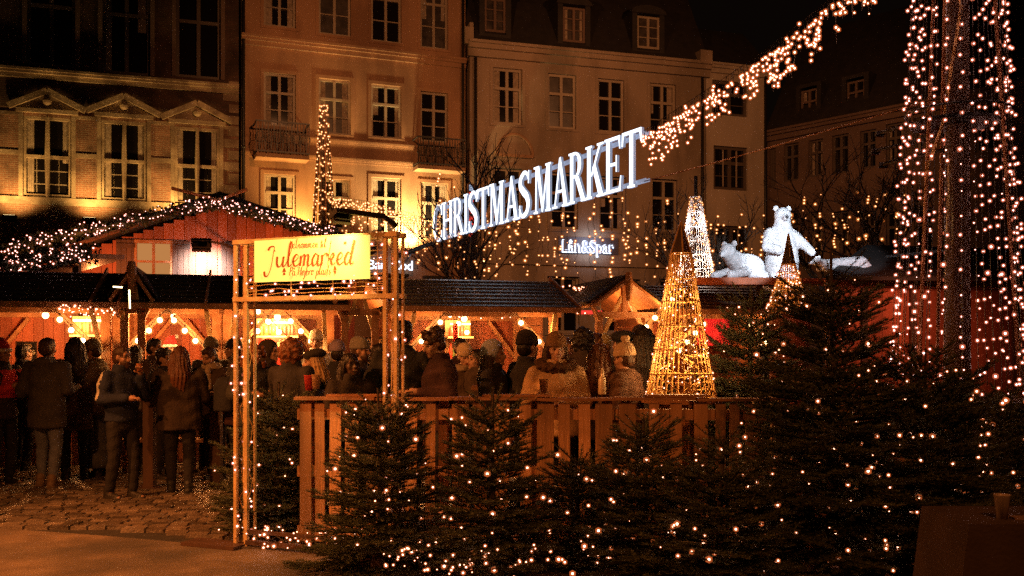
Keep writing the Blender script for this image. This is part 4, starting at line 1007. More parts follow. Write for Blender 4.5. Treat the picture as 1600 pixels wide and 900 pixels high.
# fairy strings along the stall roofs
def roof_string(pxa,pya,pxb,pyb,Ya,Yb,n,label,drop=.1,r=.012,key='bulb',amp=.03):
    a=P(pxa,pya,Ya); b=P(pxb,pyb,Yb); ln=[lerp(a,b,i/20)+Vector((0,0,amp*math.sin(i*1.1))) for i in range(21)]
    pts=[]
    for i in range(n): f=random.random()*20; k=min(int(f),19); pts.append(lerp(ln[k],ln[k+1],f-k)+Vector((0,-.01,-random.uniform(0,drop))))
    string_thing(a,label,[ln],pts,r,key)
roof_string(92,476,180,482,12.7,12.9,42,'cluster of tiny lights under the roof left of the porch',.13,.011)
roof_string(640,443,880,447,15.6,16.2,26,'loose fairy lights along the ridge of the wide stall',.03,.013)
roof_string(888,446,922,450,16.3,16.4,22,'knot of fairy lights on the roof left of the porch finial',.10,.013)
roof_string(700,492,800,496,15.6,15.8,12,'sparse fairy lights deep under the wide stall roof',.02,.012)
roof_string(898,490,945,493,15.9,16.1,10,'sparse fairy lights below the red neon strip',.02,.012)
roof_string(500,470,560,486,13.9,14.1,18,'tiny lights hanging from the porch seen through the gate',.10,.011)

# ============================================================= roof deck behind the stalls (balustrade and fascia at left)
dk=Fac(sl.w(-20,2.6,0)[:2],sl.w(20,2.6,0)[:2])
u0,u1=dk.u(-60),dk.u(376)
t=thing('roof_deck',dk.w((u0+u1)/2,.5,0),'dark plank deck front and thin rail above the left stalls','deck')
z1=dk.uz(150,441)[1]; 
m=MB(dk.M); planks(m,u0,u1,2.72,z1-.05,.02,.16); m.build('fascia',M['wood_dark'],t)
m=MB(dk.M); m.bar((u0,0,z1),(u1,0,z1),.06,.05); m.build('rail',M['wood_dark'],t)
for u in (u0+.1,dk.u(85),dk.u(370)): m=MB(dk.M); m.box((u,.06,0),(u+.1,.16,z1-.03)); m.build('post',M['wood_dark'],t)
roof_string(90,455,365,441,14.9,16.2,14,'cool fairy lights on the deck rail below the cabin window',.01,.011,'bulb_pink',.01)
for (pa,pb,lab) in (((177,448),(191,449),'short horizontal lit tube lamp left of the porch'),((202,453),(203,482),'short vertical lit tube lamp on the porch')):
    t=thing('tube_lamp',P(*pa,12.4),lab,'lamp','tube lamps by the porch'); m=MB(); m.tube([P(*pa,12.4),P(*pb,12.4)],.009,6); m.build('tube',M['flood_warm'],t)
    m=MB(); m.bar(P(*pa,12.43),P(*pb,12.43),.03); m.build('holder',M['iron'],t)

# ============================================================= red plank cabin with gable
cf=Fac(dk.w(-10,1.6,0)[:2],dk.w(20,1.6,0)[:2])
cb=thing('plank_cabin',cf.w(cf.u(345),1,0),'red plank cabin with garlanded gable roof above the left stalls','cabin')
ua,za=cf.uz(345,318); ul,zl_=cf.uz(-14,436); ur,zr_=cf.uz(560,388)
m=MB(cf.M); x=ul+.1
win=(cf.u(214),cf.uz(214,437)[1],cf.u(266),cf.uz(266,381)[1])
while x<ur-.1:
    wd=random.uniform(.15,.2); xm=x+wd/2
    zt=zl_+(za-zl_)*(xm-ul)/(ua-ul) if xm<ua else za+(zr_-za)*(xm-ua)/(ur-ua); zt-=.05
    d=random.uniform(0,.012)
    if win[0]<xm<win[2]:
        m.box((x,d,0),(x+wd-.008,.03+d,win[1])); m.box((x,d,win[3]),(x+wd-.008,.03+d,max(zt,win[3]+.02)))
    else: m.box((x,d,0),(x+wd-.008,.03+d,zt))
    x+=wd
m.build('wall',M['wood_red'],cb)
m=MB(cf.M)
for u in (ul+.1,ur-.12): m.box((u,.05,0),(u+.04,4,(zl_ if u<ua else zr_)-.05))
m.build('side_wall',M['wood_red'],cb)
for (p,q) in (((ul-.5,zl_-.16),(ua,za+.03)),((ur+.3,zr_-.10),(ua,za+.03))):
    m=MB(cf.M); m.prism([(p[0],-.5,p[1]),(q[0],-.5,q[1]),(q[0],-.5,q[1]+.12),(p[0],-.5,p[1]+.12)],(0,5,0)); m.build('roof',M['slate'],cb)
    m=MB(cf.M); m.bar((p[0],-.53,p[1]),(q[0],-.53,q[1]),.04,.16,up=(0,1,0)); m.build('barge_board',M['wood_dark'],cb)
for (a,b) in (((268,294),(345,314)),((345,312),(386,296))):
    pa=cf.uz(*a,-.6); pb=cf.uz(*b,-.6); m=MB(cf.M); m.bar((pa[0],-.6,pa[1]),(pb[0],-.6,pb[1]),.04,.15,up=(0,1,0)); m.build('ridge_horn',M['wood_h'],cb)
for k in (0,):
    a,b,c,d=win; m=MB(cf.M); s=.06; v=-.03
    m.box((a-s,v,b-s),(a,v+.04,d+s)); m.box((c,v,b-s),(c+s,v+.04,d+s)); m.box((a,v,d),(c,v+.04,d+s)); m.box((a,v,b-s),(c,v+.04,b)); mu=(a+c)/2; mz=(b+d)/2
    m.box((mu-.025,v+.003,b),(mu+.025,v+.037,d)); m.box((a,v+.006,mz-.02),(mu-.025,v+.034,mz+.02)); m.box((mu+.025,v+.006,mz-.02),(c,v+.034,mz+.02))
    wn=m.build('window',M['wood_h'],cb); m=MB(cf.M); m.quad((a,.05,b),(c,.05,b),(c,.05,d),(a,.05,d)); m.build('pane',M['lit_pane'],wn)
for (px0,px1) in ((182,210),(270,298)):
    x0,x1=cf.u(px0),cf.u(px1); m=MB(cf.M); planks(m,x0,x1,win[1]-.05,win[3]+.05,-.045,.09); m.box((x0,-.07,win[3]-.1),(x1,-.048,win[3]-.02)); m.box((x0,-.07,win[1]+.02),(x1,-.048,win[1]+.1)); m.build('shutter',M['wood_dark'],cb)
x0,x1=cf.u(346),cf.u(376); m=MB(cf.M); planks(m,x0,x1,win[1]-.05,win[3]+.05,-.045,.09); m.build('shutter',M['wood_dark'],cb)
for (px_,lb_) in ((150,'small added warm lamp on the deck left of the cabin window'),(400,'small added warm lamp on the deck behind the banner')):
    u,z=cf.uz(px_,436,-1.1); t=thing('added_deck_lamp',cf.w(u,-1.1,z),lb_,'lamp','added warm lamps on the deck'); m=MB(cf.M); m.box((u-.08,-1.16,z-.12),(u+.08,-1.04,z-.05)); m.build('housing',M['iron'],t)
    lamp('POINT','lamp_light',cf.w(u,-1.1,z+.05),78,(1,.27,.07),.08,parent=t)  # unseen lamps, added to warm the cabin wall from below
# cool spotlight that lights the cabin wall
u,z=cf.uz(315,385,-.9); floodlight(cf.w(u,-.9,z),cf.w(cf.u(318),0,cf.uz(325,432)[1]),'white spotlight on a black arm shining on the cabin wall',.16,[cf.w(cf.u(345,-.5),-.5,z+.1),cf.w(cf.u(375),0,z+.02)],420,(1,.84,.78),'flood_white',angle=86,blend=.9)
# fir garland along the roof edge
def garland(path,label,nb,wid=.12,dense=900,r=.0095):
    t=thing('fir_garland',path[0],label,'garland','fir garlands with lights on the cabin roof'); m=MB(); m.tube(path,.05,6)
    L_=len(path)-1
    for i in range(dense):
        f=random.random()*L_; k=min(int(f),L_-1); p=lerp(path[k],path[k+1],f-k); q=p+jit(wid); d=jit(.03)
        m.add([q-d,q+d,q+Vector((random.uniform(-.05,.05),0,-random.uniform(.02,.08)))],[(0,1,2)])
    m.build('greenery',M['green_garland'],t)
    pts=[]
    for i in range(nb):
        f=random.random()*L_; k=min(int(f),L_-1); p=lerp(path[k],path[k+1],f-k); pts.append(p+Vector((random.uniform(-wid,wid),-wid*.7+random.uniform(-.06,.04),random.uniform(-wid,wid))))
    bulbs(t,pts,r,'bulb_pink'); return t
g=lambda px,py:cf.w(*(lambda a:(a[0],-.62,a[1]))(cf.uz(px,py,-.62)))
garland([g(2,392),g(60,375),g(130,362),g(200,346),g(270,328),g(342,317)],'fir garland with lights up the left slope of the cabin gable',160,.12,1500)
garland([g(342,317),g(380,328),g(430,341),g(480,354),g(530,366)],'fir garland with lights down the right slope of the cabin gable',125,.11,1100)
g2=lambda px,py:P(px,py,14.6)
garland([g2(-10,434),g2(30,416),g2(70,403),g2(110,396),g2(142,392)],'lower fir garland with lights at the far left roof corner',100,.14,1100,.009)
tt=thing('porch_roof',P(60,430,15),'small dark lean to roof under the lower garland at the far left','roof')
m=MB(); m.prism([P(-60,444,14.7),P(145,396,14.7),P(145,404,14.7),P(-60,460,14.7)],(0,1.2,.1)); m.build('roof_board',M['wood_dark'],tt)
for px in (-50,): m=MB(); m.bar(P(px,455,15.2),Vector((P(px,455,15.2).x,15.2,0)),.1); m.build('post',M['wood_dark'],tt)
m=MB(); m.bar(P(120,404,15.2),Vector((P(120,404,15.2).x,15.2,0)),.1); m.build('post',M['wood_dark'],tt)

# ============================================================= red shed at the right
sf=Fac(P(1225,0,14.2)[:2],P(1700,0,15.4)[:2])
sh=thing('red_shed',sf.w(2,1,0),'low red plank shed with a dark roof behind the light tower','shed')
m=MB(sf.M); planks(m,sf.u(1290),sf.u(1690),.0,sf.uz(1400,437)[1],.0,.2); m.build('wall',M['wood_red'],sh)
m=MB(sf.M); zt=sf.uz(1400,437)[1]; m.box((sf.u(1286),-.06,zt-.12),(sf.u(1690),-.03,zt)); 
m.build('fascia',M['wood_red'],sh)
for px in (1292,1345,1420,1500,1580): m=MB(sf.M); u=sf.u(px); m.box((u,-.05,0),(u+.09,-.006,zt-.13)); m.build('batten',M['wood_dark'],sh)
ue=sf.u(1262); um=sf.u(1432)
m=MB(sf.M); m.prism([(ue,-.5,zt-.06),(sf.u(1695),-.5,zt-.02),(sf.u(1695),1.3,zt+.62),(um,1.3,zt+.62)],(0,.03,.06)); m.build('roof',M['slate'],sh)
lamp('SPOT','shed_lamp',sf.w(sf.u(1385),-1.6,2.9),120,(1,.26,.12),.12,aim=sf.w(sf.u(1400),0,1.4),angle=125,blend=.9,parent=sh)  # added spot lamp, brightening the red plank wall
m=MB(sf.M); u=sf.u(1385); m.box((u-.1,-1.66,2.95),(u+.1,-1.54,3.02)); m.bar((u,-1.6,3.0),(u,0,3.05),.04); m.build('lamp_housing',M['iron'],sh)
# sloping red fascia of the bear deck
bd=Fac(sl.w(-20,.4,0)[:2],sl.w(20,.4,0)[:2])
# ============================================================= figures (batched voxel unions)
QUEUE=[]
def queue(mb,name,mats,parent,voxel=.014,smooth=2,post=None,paint=None,label=None):
    QUEUE.append(dict(mb=mb,name=name,mats=mats,parent=parent,voxel=voxel,smooth=smooth,post=post,paint=paint,label=label))
def flush():
    tmp=[]
    for q in QUEUE:
        me=bpy.data.meshes.new('t'); me.from_pydata(q['mb'].v,[],q['mb'].f)
        bm=bmesh.new(); bm.from_mesh(me); bmesh.ops.recalc_face_normals(bm,faces=bm.faces); bm.to_mesh(me); bm.free()
        o=bpy.data.objects.new('t',me); COL.objects.link(o)
        r=o.modifiers.new('r','REMESH'); r.mode='VOXEL'; r.voxel_size=q['voxel']; r.use_smooth_shade=True
        if q['smooth']: s=o.modifiers.new('s','SMOOTH'); s.factor=.6; s.iterations=q['smooth']
        tmp.append(o)
    dg=bpy.context.evaluated_depsgraph_get(); dg.update()
    outs=[bpy.data.meshes.new_from_object(o.evaluated_get(dg)) for o in tmp]
    for o in tmp:
        d=o.data; bpy.data.objects.remove(o); bpy.data.meshes.remove(d)
    for q,me in zip(QUEUE,outs):
        n=len(me.vertices); co=np.empty(n*3); me.vertices.foreach_get('co',co); co=co.reshape(-1,3)
        if q['post']:
            no=np.empty(n*3); me.vertices.foreach_get('normal',no); no=no.reshape(-1,3); co=q['post'](co,no); me.vertices.foreach_set('co',co.ravel())
        me.materials.clear()
        for m_ in q['mats']: me.materials.append(m_)
        nf=len(me.polygons); mi=np.zeros(nf,int)
        if q['paint']:
            ce=np.empty(nf*3); me.polygons.foreach_get('center',ce); mi=q['paint'](ce.reshape(-1,3)).astype(int)
        me.polygons.foreach_set('material_index',mi); me.polygons.foreach_set('use_smooth',[True]*nf)
        if q.get('extra'):
            pass
        me.name=q['name']; me.update()
        o=q['obj']=bpy.data.objects.new(q['name'],me); COL.objects.link(o); adopt_local(o,q['parent'],q.get('root'))
        if q['label']: o['label']=q['label']
    QUEUE.clear()
def adopt_local(o,parent,root=None):
    o.parent=parent     # mesh data already in the figure's own coordinates

def wrinkle(amp,f=14,seed=0,vert=.35):
    rs=np.random.RandomState(seed); K=rs.normal(size=(5,3))*f; K[:,2]*=vert+.6; ph=rs.rand(5)*6
    def fn(co,no):
        d=sum(np.sin(co@K[i]+ph[i]) for i in range(5))/5; d2=np.sin(co[:,2]*f*3+np.sin(co[:,0]*f*1.3+ph[0])*1.6+np.sin(co[:,1]*f+ph[1]))
        return co+no*(amp*(d+.45*d2))[:,None]
    return fn
def strands(amp,f=55,seed=0,curl=0):
    amp=amp*1.6
    rs=np.random.RandomState(seed); 
    def fn(co,no):
        a=np.arctan2(co[:,1],co[:,0]+1e-6); d=np.sin(a*f*.45+np.sin(co[:,2]*18)*1.3)+.6*np.sin(co[:,0]*f*2.2+co[:,2]*9)+.5*np.sin(co[:,1]*f*2.0-co[:,2]*7)
        if curl: d=np.sin(co[:,0]*95+np.sin(co[:,2]*80)*1.5)+np.sin(co[:,1]*90+np.sin(co[:,2]*70))+np.sin(co[:,2]*100+np.sin(co[:,0]*60)); d*=curl
        return co+no*(amp*d)[:,None]
    return fn
_mc={}
def cloth(col,rough=.85,bump=.5,scale=45,var=.22):
    k=(col,rough)
    if k not in _mc: _mc[k]=mat('cloth_%d'%len(_mc),col,rough,var,9,bump,scale)
    return _mc[k]
SKIN=mat('skin',(.52,.30,.20),.5,.08,12,.1,80); SKIN2=mat('skin_dark',(.12,.065,.04),.45,.08,12,.1,80)
LIP=mat('lip',(.38,.12,.09),.4,0); EYE_=mat('eye',(.03,.02,.015),.2,0); TEETH=mat('teeth',(.75,.68,.58),.3,0)
HAIRC={'dark':(.022,.015,.011),'brown':(.075,.038,.02),'rust':(.22,.08,.03),'blond':(.42,.26,.11),'grey':(.22,.19,.16),'auburn':(.13,.05,.022)}
_hm={}
def hairmat(c):
    if c not in _hm: _hm[c]=mat('hair_'+c,HAIRC[c],.42,.4,30,.5,120,stretch=(1,1,.15))
    return _hm[c]
def capsule(m,a,b,r0,r1,n=10):
    a=Vector(a);b=Vector(b);L=b-a; pts=[];rs=[]
    d=L.normalized()
    for t in (-1,-.75,-.4,0): pts.append(a+d*r0*t*.99); rs.append(max(.002,r0*math.sqrt(max(0,1-t*t))))
    for k in range(1,4): pts.append(lerp(a,b,k/4)); rs.append((r0+(r1-r0)*k/4)*1.02)
    for t in (0,.4,.75,1): pts.append(b+d*r1*t*.99); rs.append(max(.002,r1*math.sqrt(max(0,1-t*t))))
    m.tube(pts,rs,n)
def loft(m,rings,n=16):
    """rings: (cx,cy,z,rx,ry)"""
    vs=[];fs=[]
    for (cx,cy,z,rx,ry) in rings:
        for k in range(n):
            a=2*math.pi*k/n; vs.append((cx+rx*math.cos(a),cy+ry*math.sin(a),z))
    for i in range(len(rings)-1):
        for k in range(n): k2=(k+1)%n; fs.append((i*n+k,i*n+k2,(i+1)*n+k2,(i+1)*n+k))
    fs+=[tuple(range(n-1,-1,-1)),tuple((len(rings)-1)*n+k for k in range(n))]; m.add(vs,fs)
ARM={'down':((.27,.03,1.13),(.29,-.06,.90)),'hold':((.27,.02,1.14),(.13,-.27,1.19)),'drink':((.27,-.10,1.20),(.10,-.20,1.47)),'table':((.25,-.06,1.14),(.16,-.33,1.10)),
     'pocket':((.30,.05,1.15),(.22,-.12,.98)),'high':((.28,-.12,1.24),(.14,-.30,1.34)),'front':((.25,.0,1.13),(.04,-.26,1.12))}
def hand(m,wr,el,sx,curl=1.0):
    wr=Vector(wr); d=(wr-Vector(el)).normalized(); up=Vector((0,0,1)) if abs(d.z)<.8 else Vector((0,-1,0))
    side=d.cross(up).normalized(); nrm=side.cross(d).normalized()
    capsule(m,wr,wr+d*.065,.030,.034,8)
    base=wr+d*.085
    for i in range(4):
        o=side*(.028-.0187*i)*sx; L=(.066,.074,.069,.054)[i]; p0=base+o-d*.025; p1=base+o+d*L*.45; p2=p1+(d*.65-nrm*.75*curl).normalized()*L*.35; p3=p2+(d*.1-nrm*curl).normalized()*L*.28
        m.tube([p0,p1,p2,p3],[.0105,.0098,.009,.007],7)
    t0=wr+d*.03+side*.026*sx; t1=t0+(d*.5+side*.6*sx-nrm*.3).normalized()*.036; t2=t1+(d*.8-nrm*.5).normalized()*.03; m.tube([t0,t1,t2],[.014,.012,.009],7)
VAR=[(.03,.026,.026),(.055,.035,.028),(.03,.032,.045),(.075,.045,.03),(.05,.018,.018),(.045,.045,.04),(.022,.022,.024)]
def person(label,px,ytop,Y,face=0,coat=(.03,.03,.035),legs=(.03,.03,.04),hair=('short','dark'),hat=None,arms=('down','down'),skin=0,head=(0,0),girl=0,
           long_coat=.82,hood=None,scarf=None,beard=None,glasses=False,smile=0,stance=0,fur=None,stripe=None,bag=None,shoes=(.03,.025,.02),lean=0,puff=0,group=None,skirt=None,hz=None,wide=1):
    if coat==BLK: coat=VAR[int(px*3+ytop)%7]
    x=(px-800)/F*Y; extra=.0 if not hat else {'beanie':.03,'pom':.06,'santa':.06,'beret':.03}.get(hat[0],.0)
    if hood and hood[1]: extra=.03
    H=(hz or zat(ytop,Y))-extra; s=H/1.75
    root=thing('person',(x,Y,0),label,'person',group); root.rotation_euler=(0,0,R(face)); root.scale=(s,s,s)
    sk=[SKIN,SKIN2][skin]; sid=len(bpy.data.objects)
    w_=(.93 if girl else 1)*wide
    # head transform
    yaw,pitch=head; HR=Matrix.Rotation(R(yaw),3,'Z')@Matrix.Rotation(R(pitch),3,'X'); HP=Vector((0,-.015-lean*.25,1.50-abs(lean)*.03))
    hd=lambda p: HP+HR@Vector(p)
    HM=Matrix.Translation(HP)@HR.to_4x4()
    LN=lambda p: Vector((p[0]*w_,p[1]-lean*max(0,p[2]-.95)*.5,p[2]))
    sh=[LN((.185,0,1.415)),LN((-.185,0,1.415))]
    el=[];wr=[]
    rj=random.Random(int(px*7+ytop)); J=lambda a: rj.uniform(-a,a)
    for i,sx in enumerate((1,-1)):
        e,w2=ARM[arms[i]]; e=LN((e[0]*sx+J(.025),e[1]+J(.04),e[2]+J(.03))); w2=LN((w2[0]*sx+J(.035),w2[1]+J(.03),w2[2]+J(.04))); el.append(e); wr.append(w2)
    st=stance; ank=[Vector((.10+st*.0,-.02-st*.16,.07)),Vector((-.10,.02+st*.16,.07))]; kn=[Vector((.105,-.05-st*.1,.49)),Vector((-.105,-.02+st*.04,.49))]; hip=[Vector((.09,0,.92)),Vector((-.09,0,.92))]
    # ---- body
    m=MB()
    loft(m,[(0,0,.84,.12,.09),(0,0,.90,.165,.115),(0,0,.98,.165,.115),(*LN((0,0,1.10))[:2],1.10,.135,.10),(*LN((0,0,1.26))[:2],1.26,.165*w_,.115),(*LN((0,0,1.38))[:2],1.38,.185*w_,.10),(*LN((0,.005,1.45))[:2],1.45,.10,.07),(*LN((0,.005,1.47))[:2],1.47,.06,.055)])
    capsule(m,LN((0,.01,1.42)),hd((0,.005,.04)),.058,.053)
    for i in (0,1):
        capsule(m,sh[i],el[i],.052,.040); capsule(m,el[i],wr[i],.040,.027)
        capsule(m,hip[i],kn[i],.088,.058); capsule(m,kn[i],ank[i],.058,.038); capsule(m,ank[i]+Vector((0,.04,-.03)),ank[i]+Vector((0,-.14,-.035)),.038,.032)
    m.M=HM
    m.ball((0,.012,.145),.1,14,10,(.76,.93,1.02)); m.ball((0,-.030,.075),.06,12,8,(.92,1.02,.95)); m.ball((0,-.066,.034),.026,8,6)     # skull, jaw, chin
    capsule(m,(0,-.078,.135),(0,-.106,.098),.011,.0155,8); m.ball((.013,-.092,.096),.010,6,5); m.ball((-.013,-.092,.096),.010,6,5)
    capsule(m,(-.045,-.070,.158),(.045,-.070,.158),.013,.013,8)        # brow
    for sx in (1,-1):
        m.ball((.079*sx,.008,.118),.026,8,6,(.35,.7,1.1)); m.ball((.045*sx,-.05,.10),.026,8,6)
    capsule(m,(-.018,-.086,.068),(.018,-.086,.068),.0085,.0085,8)
    m.M=None
    HRi=HR.transposed(); HPn=np.array(HP); HRn=np.array(HR)
    def paint(c):
        q=(c-HPn)@HRn; mi=np.zeros(len(c),int)
        up=q[:,2]>-.05
        for sx in (1,-1): mi[(((q[:,0]-.031*sx)/.0165)**2+((q[:,2]-.128)/.0085)**2<1)&(q[:,1]<-.04)&up]=2
        mi[(np.abs(q[:,0])<.045)&(np.abs(q[:,0])>.013)&(np.abs(q[:,2]-.155)<.0055)&(q[:,1]<-.05)&up]=3
        mi[((q[:,0]/(.025+.008*smile))**2+((q[:,2]-.068-smile*.25*q[:,0]**2/.03)/(.0085+.002*smile))**2<1)&(q[:,1]<-.06)&up]=1
        if smile: mi[((q[:,0]/.022)**2+((q[:,2]-.0695)/.0048)**2<1)&(q[:,1]<-.06)&up]=4
        return mi
    queue(m,'person_body',[sk,LIP,EYE_,hairmat(hair[1] if hair else 'dark'),TEETH],root,.0105,1,None,paint)
    # hands with fingers on their own skinned surface, kept with the body
    m=MB()
    for i,sx in enumerate((1,-1)):
        hand(m,wr[i],el[i],sx, .55 if arms[i]=='down' else 1)
    QUEUE[-1]['fingers']=m
    # ---- coat
    c=cloth(coat); pf=.012+puff
    m=MB(); zb=long_coat
    hem=.20+.03*(1-zb)+puff
    loft(m,[(0,.01,zb,hem*.98*wide,.155+puff),(0,.01,zb+.02,hem*wide,.16+puff),(0,.01,max(zb+.04,.98),.195*wide+puff,.145+puff),(*LN((0,.0,1.12))[:2],1.12,.178*wide+pf,.135+pf),(*LN((0,0,1.28))[:2],1.28,.195*w_+pf,.14+pf),(*LN((0,.005,1.39))[:2],1.39,.205*w_+pf,.125+pf*.6),(*LN((0,.01,1.455))[:2],1.455,.13+pf,.09),(*LN((0,.005,1.50))[:2],1.50,.092,.09),(*LN((0,.005,1.535))[:2],1.535,.088,.09)])
    for i in (0,1):
        capsule(m,sh[i]+Vector((0,0,-.01)),el[i],.073+pf,.060+pf); capsule(m,el[i],lerp(el[i],wr[i],.93),.060+pf,.046+pf*.5)
    if hood and not hood[1]: m.ball(LN((0,.10,1.47)),.10,12,8,(1.15,.8,.75)); m.ball(LN((0,.06,1.50)),.095,12,8,(1.0,.8,.5))
    else: m.ball(LN((0,.02,1.48)),.09,12,8,(1.05,.95,.45))
    if puff:
        def post(co,no,sd=sid): 
            d=np.abs(np.sin(co[:,2]*math.pi/.085))**.5-.6; return co+no*(d*.014)[:,None]
    else: post=wrinkle(.011,13,sid)
    mats=[c]; pnt=None
    if stripe:
        mats=[c,cloth(stripe[0])]
        if stripe[1]=='sleeve': pnt=lambda q,a=sh[1],b=el[1]: ((np.abs(q[:,0])>.19)&(q[:,1]<.06)&(q[:,1]>.0)&(q[:,2]>1.15)).astype(int)
        elif stripe[1]=='panel': pnt=lambda q: ((q[:,2]>1.08)&(q[:,2]<1.42)).astype(int)
        elif stripe[1]=='front': pnt=lambda q: ((np.abs(q[:,0])<.10)&(q[:,1]<0)).astype(int)
    queue(m,'coat',mats,root,.017,2,post,pnt)
    # ---- trousers, shoes
    m=MB()
    if skirt:
        loft(m,[(0,0,.14,.24,.20),(0,0,.16,.25,.21),(0,0,.6,.20,.16),(0,0,1.0,.17,.13)]); queue(m,'skirt',[cloth(skirt)],root,.02,2,wrinkle(.008,12,sid,.05))
    else:
        loft(m,[(0,0,.80,.15,.12),(0,0,.9,.178,.13),(0,0,1.0,.17,.12)])
        for i in (0,1): capsule(m,hip[i],kn[i],.098,.072); capsule(m,kn[i],ank[i]+Vector((0,0,.05)),.072,.056)
        queue(m,'trousers',[cloth(legs)],root,.017,2,wrinkle(.006,17,sid+1))
    for i in (0,1):
        m=MB(); a=ank[i]; m.prism([(a.x-.045,a.y+.075,.0),(a.x+.045,a.y+.075,.0),(a.x+.05,a.y-.14,.0),(a.x,a.y-.19,.0),(a.x-.05,a.y-.14,.0)],(0,0,.028)); capsule(m,a+Vector((0,.035,-.02)),a+Vector((0,-.13,-.028)),.05,.036); capsule(m,a+Vector((0,.02,-.01)),a+Vector((0,.02,.06)),.052,.054)
        queue(m,'shoe',[cloth(shoes,.5)],root,.013,1)
    # ---- hair
    kind,hc=hair if hair else (None,None)
    if kind:
        m=MB(HM); ht=hat is not None
        def shell(z0=.11):
            for (c,r,sc) in (((0,.022,.165),.098,(.87,1.02,.92)),((0,.045,.12),.088,(.92,.9,1.0))): m.ball(c,r,14,9,sc)
        post=strands(.0022,50,sid)
        if kind=='short': shell(); m.ball((0,-.030,.222),.05,10,7,(1.25,1,.5))
        elif kind=='curly': 
            shell(); rr=random.Random(sid)
            for k in range(34):
                a=rr.uniform(0,6.28); e=rr.uniform(.1,1.4); m.ball((.085*math.cos(a)*math.cos(e),.03+.1*math.sin(a)*math.cos(e) if math.sin(a)>-.3 else -.04,.16+.095*math.sin(e)),rr.uniform(.024,.036),7,5)
            post=strands(.002,50,sid,.8)
        elif kind=='bigcurl':
            shell(); rr=random.Random(sid)
            for k in range(60):
                a=rr.uniform(0,6.28); z=rr.uniform(-.06,.2); q=.12-.25*max(0,z-.1); y=.03+q*math.sin(a)
                if y<-.03 and abs(math.cos(a))<.75: continue
                m.ball((q*math.cos(a),y,z),rr.uniform(.03,.042),7,5)
            post=strands(.003,50,sid,.8)
        elif kind in('long','longfront'):
            shell()
            for k in range(9):
                a=math.pi*(k/8)*1.15-.22; xx=.075*math.cos(a); yy=.03+.075*math.sin(a); dr=.12 if kind=='long' else .22
                m.tube([(xx*.9,yy*.9,.17),(xx*1.15,yy+.012,.08),(xx*1.25,yy+.025,-.02),(xx*1.35,yy+.05*(1 if yy>0 else .2),-.12),(xx*1.2,yy+.05,-.12-dr-.03*(k%3))],[.035,.038,.040,.034,.012],7)
            post=strands(.0035,60,sid)
        elif kind=='bun':
            shell(); m.ball((0,.12,.2),.045,9,7)
        elif kind=='ball':   # thick knitted or frizzy mass seen from the back
            m.ball((0,.03,.12),.125,16,11,(.98,1,1.12)); post=strands(.004,50,sid,.9)
        if kind!='ball':
            pass
        queue(m,'hair',[hairmat(hc)],root,.012,1,lambda co,no,p=post,HPn=HPn,HRn=HRn: ((lambda L: (p((co-HPn)@HRn, no@HRn)@HRn.T+HPn))(0)))
    if beard:
        m=MB(HM); m.ball((0,-.038,.062),.063,12,8,(.98,1.03,.82)); m.ball((0,-.066,.03),.036,9,7); queue(m,'beard',[hairmat(beard)],root,.011,1,strands(.001,70,sid),None)
    # ---- hats
    if hat:
        k,colr=hat[0],hat[1]; m=MB(HM); hm_=cloth(colr,.95)
        if k in('beanie','pom'):
            loft(m,[(0,.018,.150,.094,.112),(0,.018,.155,.099,.117),(0,.018,.185,.099,.117),(0,.02,.20,.094,.112),(0,.024,.24,.085,.10),(0,.03,.275,.06,.072),(0,.034,.295,.02,.025)])
            queue(m,'beanie',[hm_],root,.010,1,lambda co,no,HPn=HPn,HRn=HRn:(lambda q: co+no*(.0022*np.sin(np.arctan2(q[:,1],q[:,0])*34))[:,None])((co-HPn)@HRn))
            if k=='pom':
                m=MB(HM); m.ball((0,.045,.315),.045,12,9); queue(m,'pompom',[cloth(hat[2],.95)],root,.009,0,strands(.003,60,sid,.8))
        elif k=='santa':
            loft(m,[(0,.02,.17,.088,.108),(0,.02,.22,.086,.104),(.0,.03,.27,.062,.075),(.02,.05,.31,.038,.045),(.05,.08,.315,.02,.022)]); queue(m,'santa_hat',[hm_],root,.010,1)
            m=MB(HM); loft(m,[(0,.016,.140,.096,.115),(0,.016,.146,.106,.125),(0,.016,.178,.106,.125),(0,.016,.184,.096,.115)]); queue(m,'hat_band',[cloth((.8,.76,.7),.95)],root,.010,0,strands(.002,60,sid,.8))
            m=MB(HM); m.ball((.07,.10,.295),.03,10,8); queue(m,'pompom',[cloth((.8,.76,.7),.95)],root,.008,0)
        elif k=='beret':
            m.ball((.0,.035,.205),.125,16,10,(1.0,1.05,.5)); m.ball((0,.02,.17),.1,14,9,(.98,1.15,.4)); queue(m,'beret',[hm_],root,.012,1,wrinkle(.003,20,sid))
    if hood and hood[1]:
        m=MB(HM); hm_=cloth(hood[0],.95)
        m.ball((0,.035,.15),.125,16,11,(.92,1.0,1.05)); m.ball((0,.05,.03),.11,12,9,(1.0,.9,.9)); 
        if len(hood)>2: loft(m,[(0,.03,-.02,.10,.09),(0,.02,-.25,.09,.08),(0,.02,-.33,.05,.04)])
        def cut(co,no,HPn=HPn,HRn=HRn):
            q=(co-HPn)@HRn; d=((q[:,0]/.082)**2+((q[:,2]-.115)/.105)**2); k=(q[:,1]<.0)&(d<1)
            q2=q.copy(); q2[k,1]=np.maximum(q2[k,1], -.02+.05*(1-d[k])); co=q2@HRn.T+HPn; return co
        queue(m,'hood',[hm_],root,.012,1,cut)
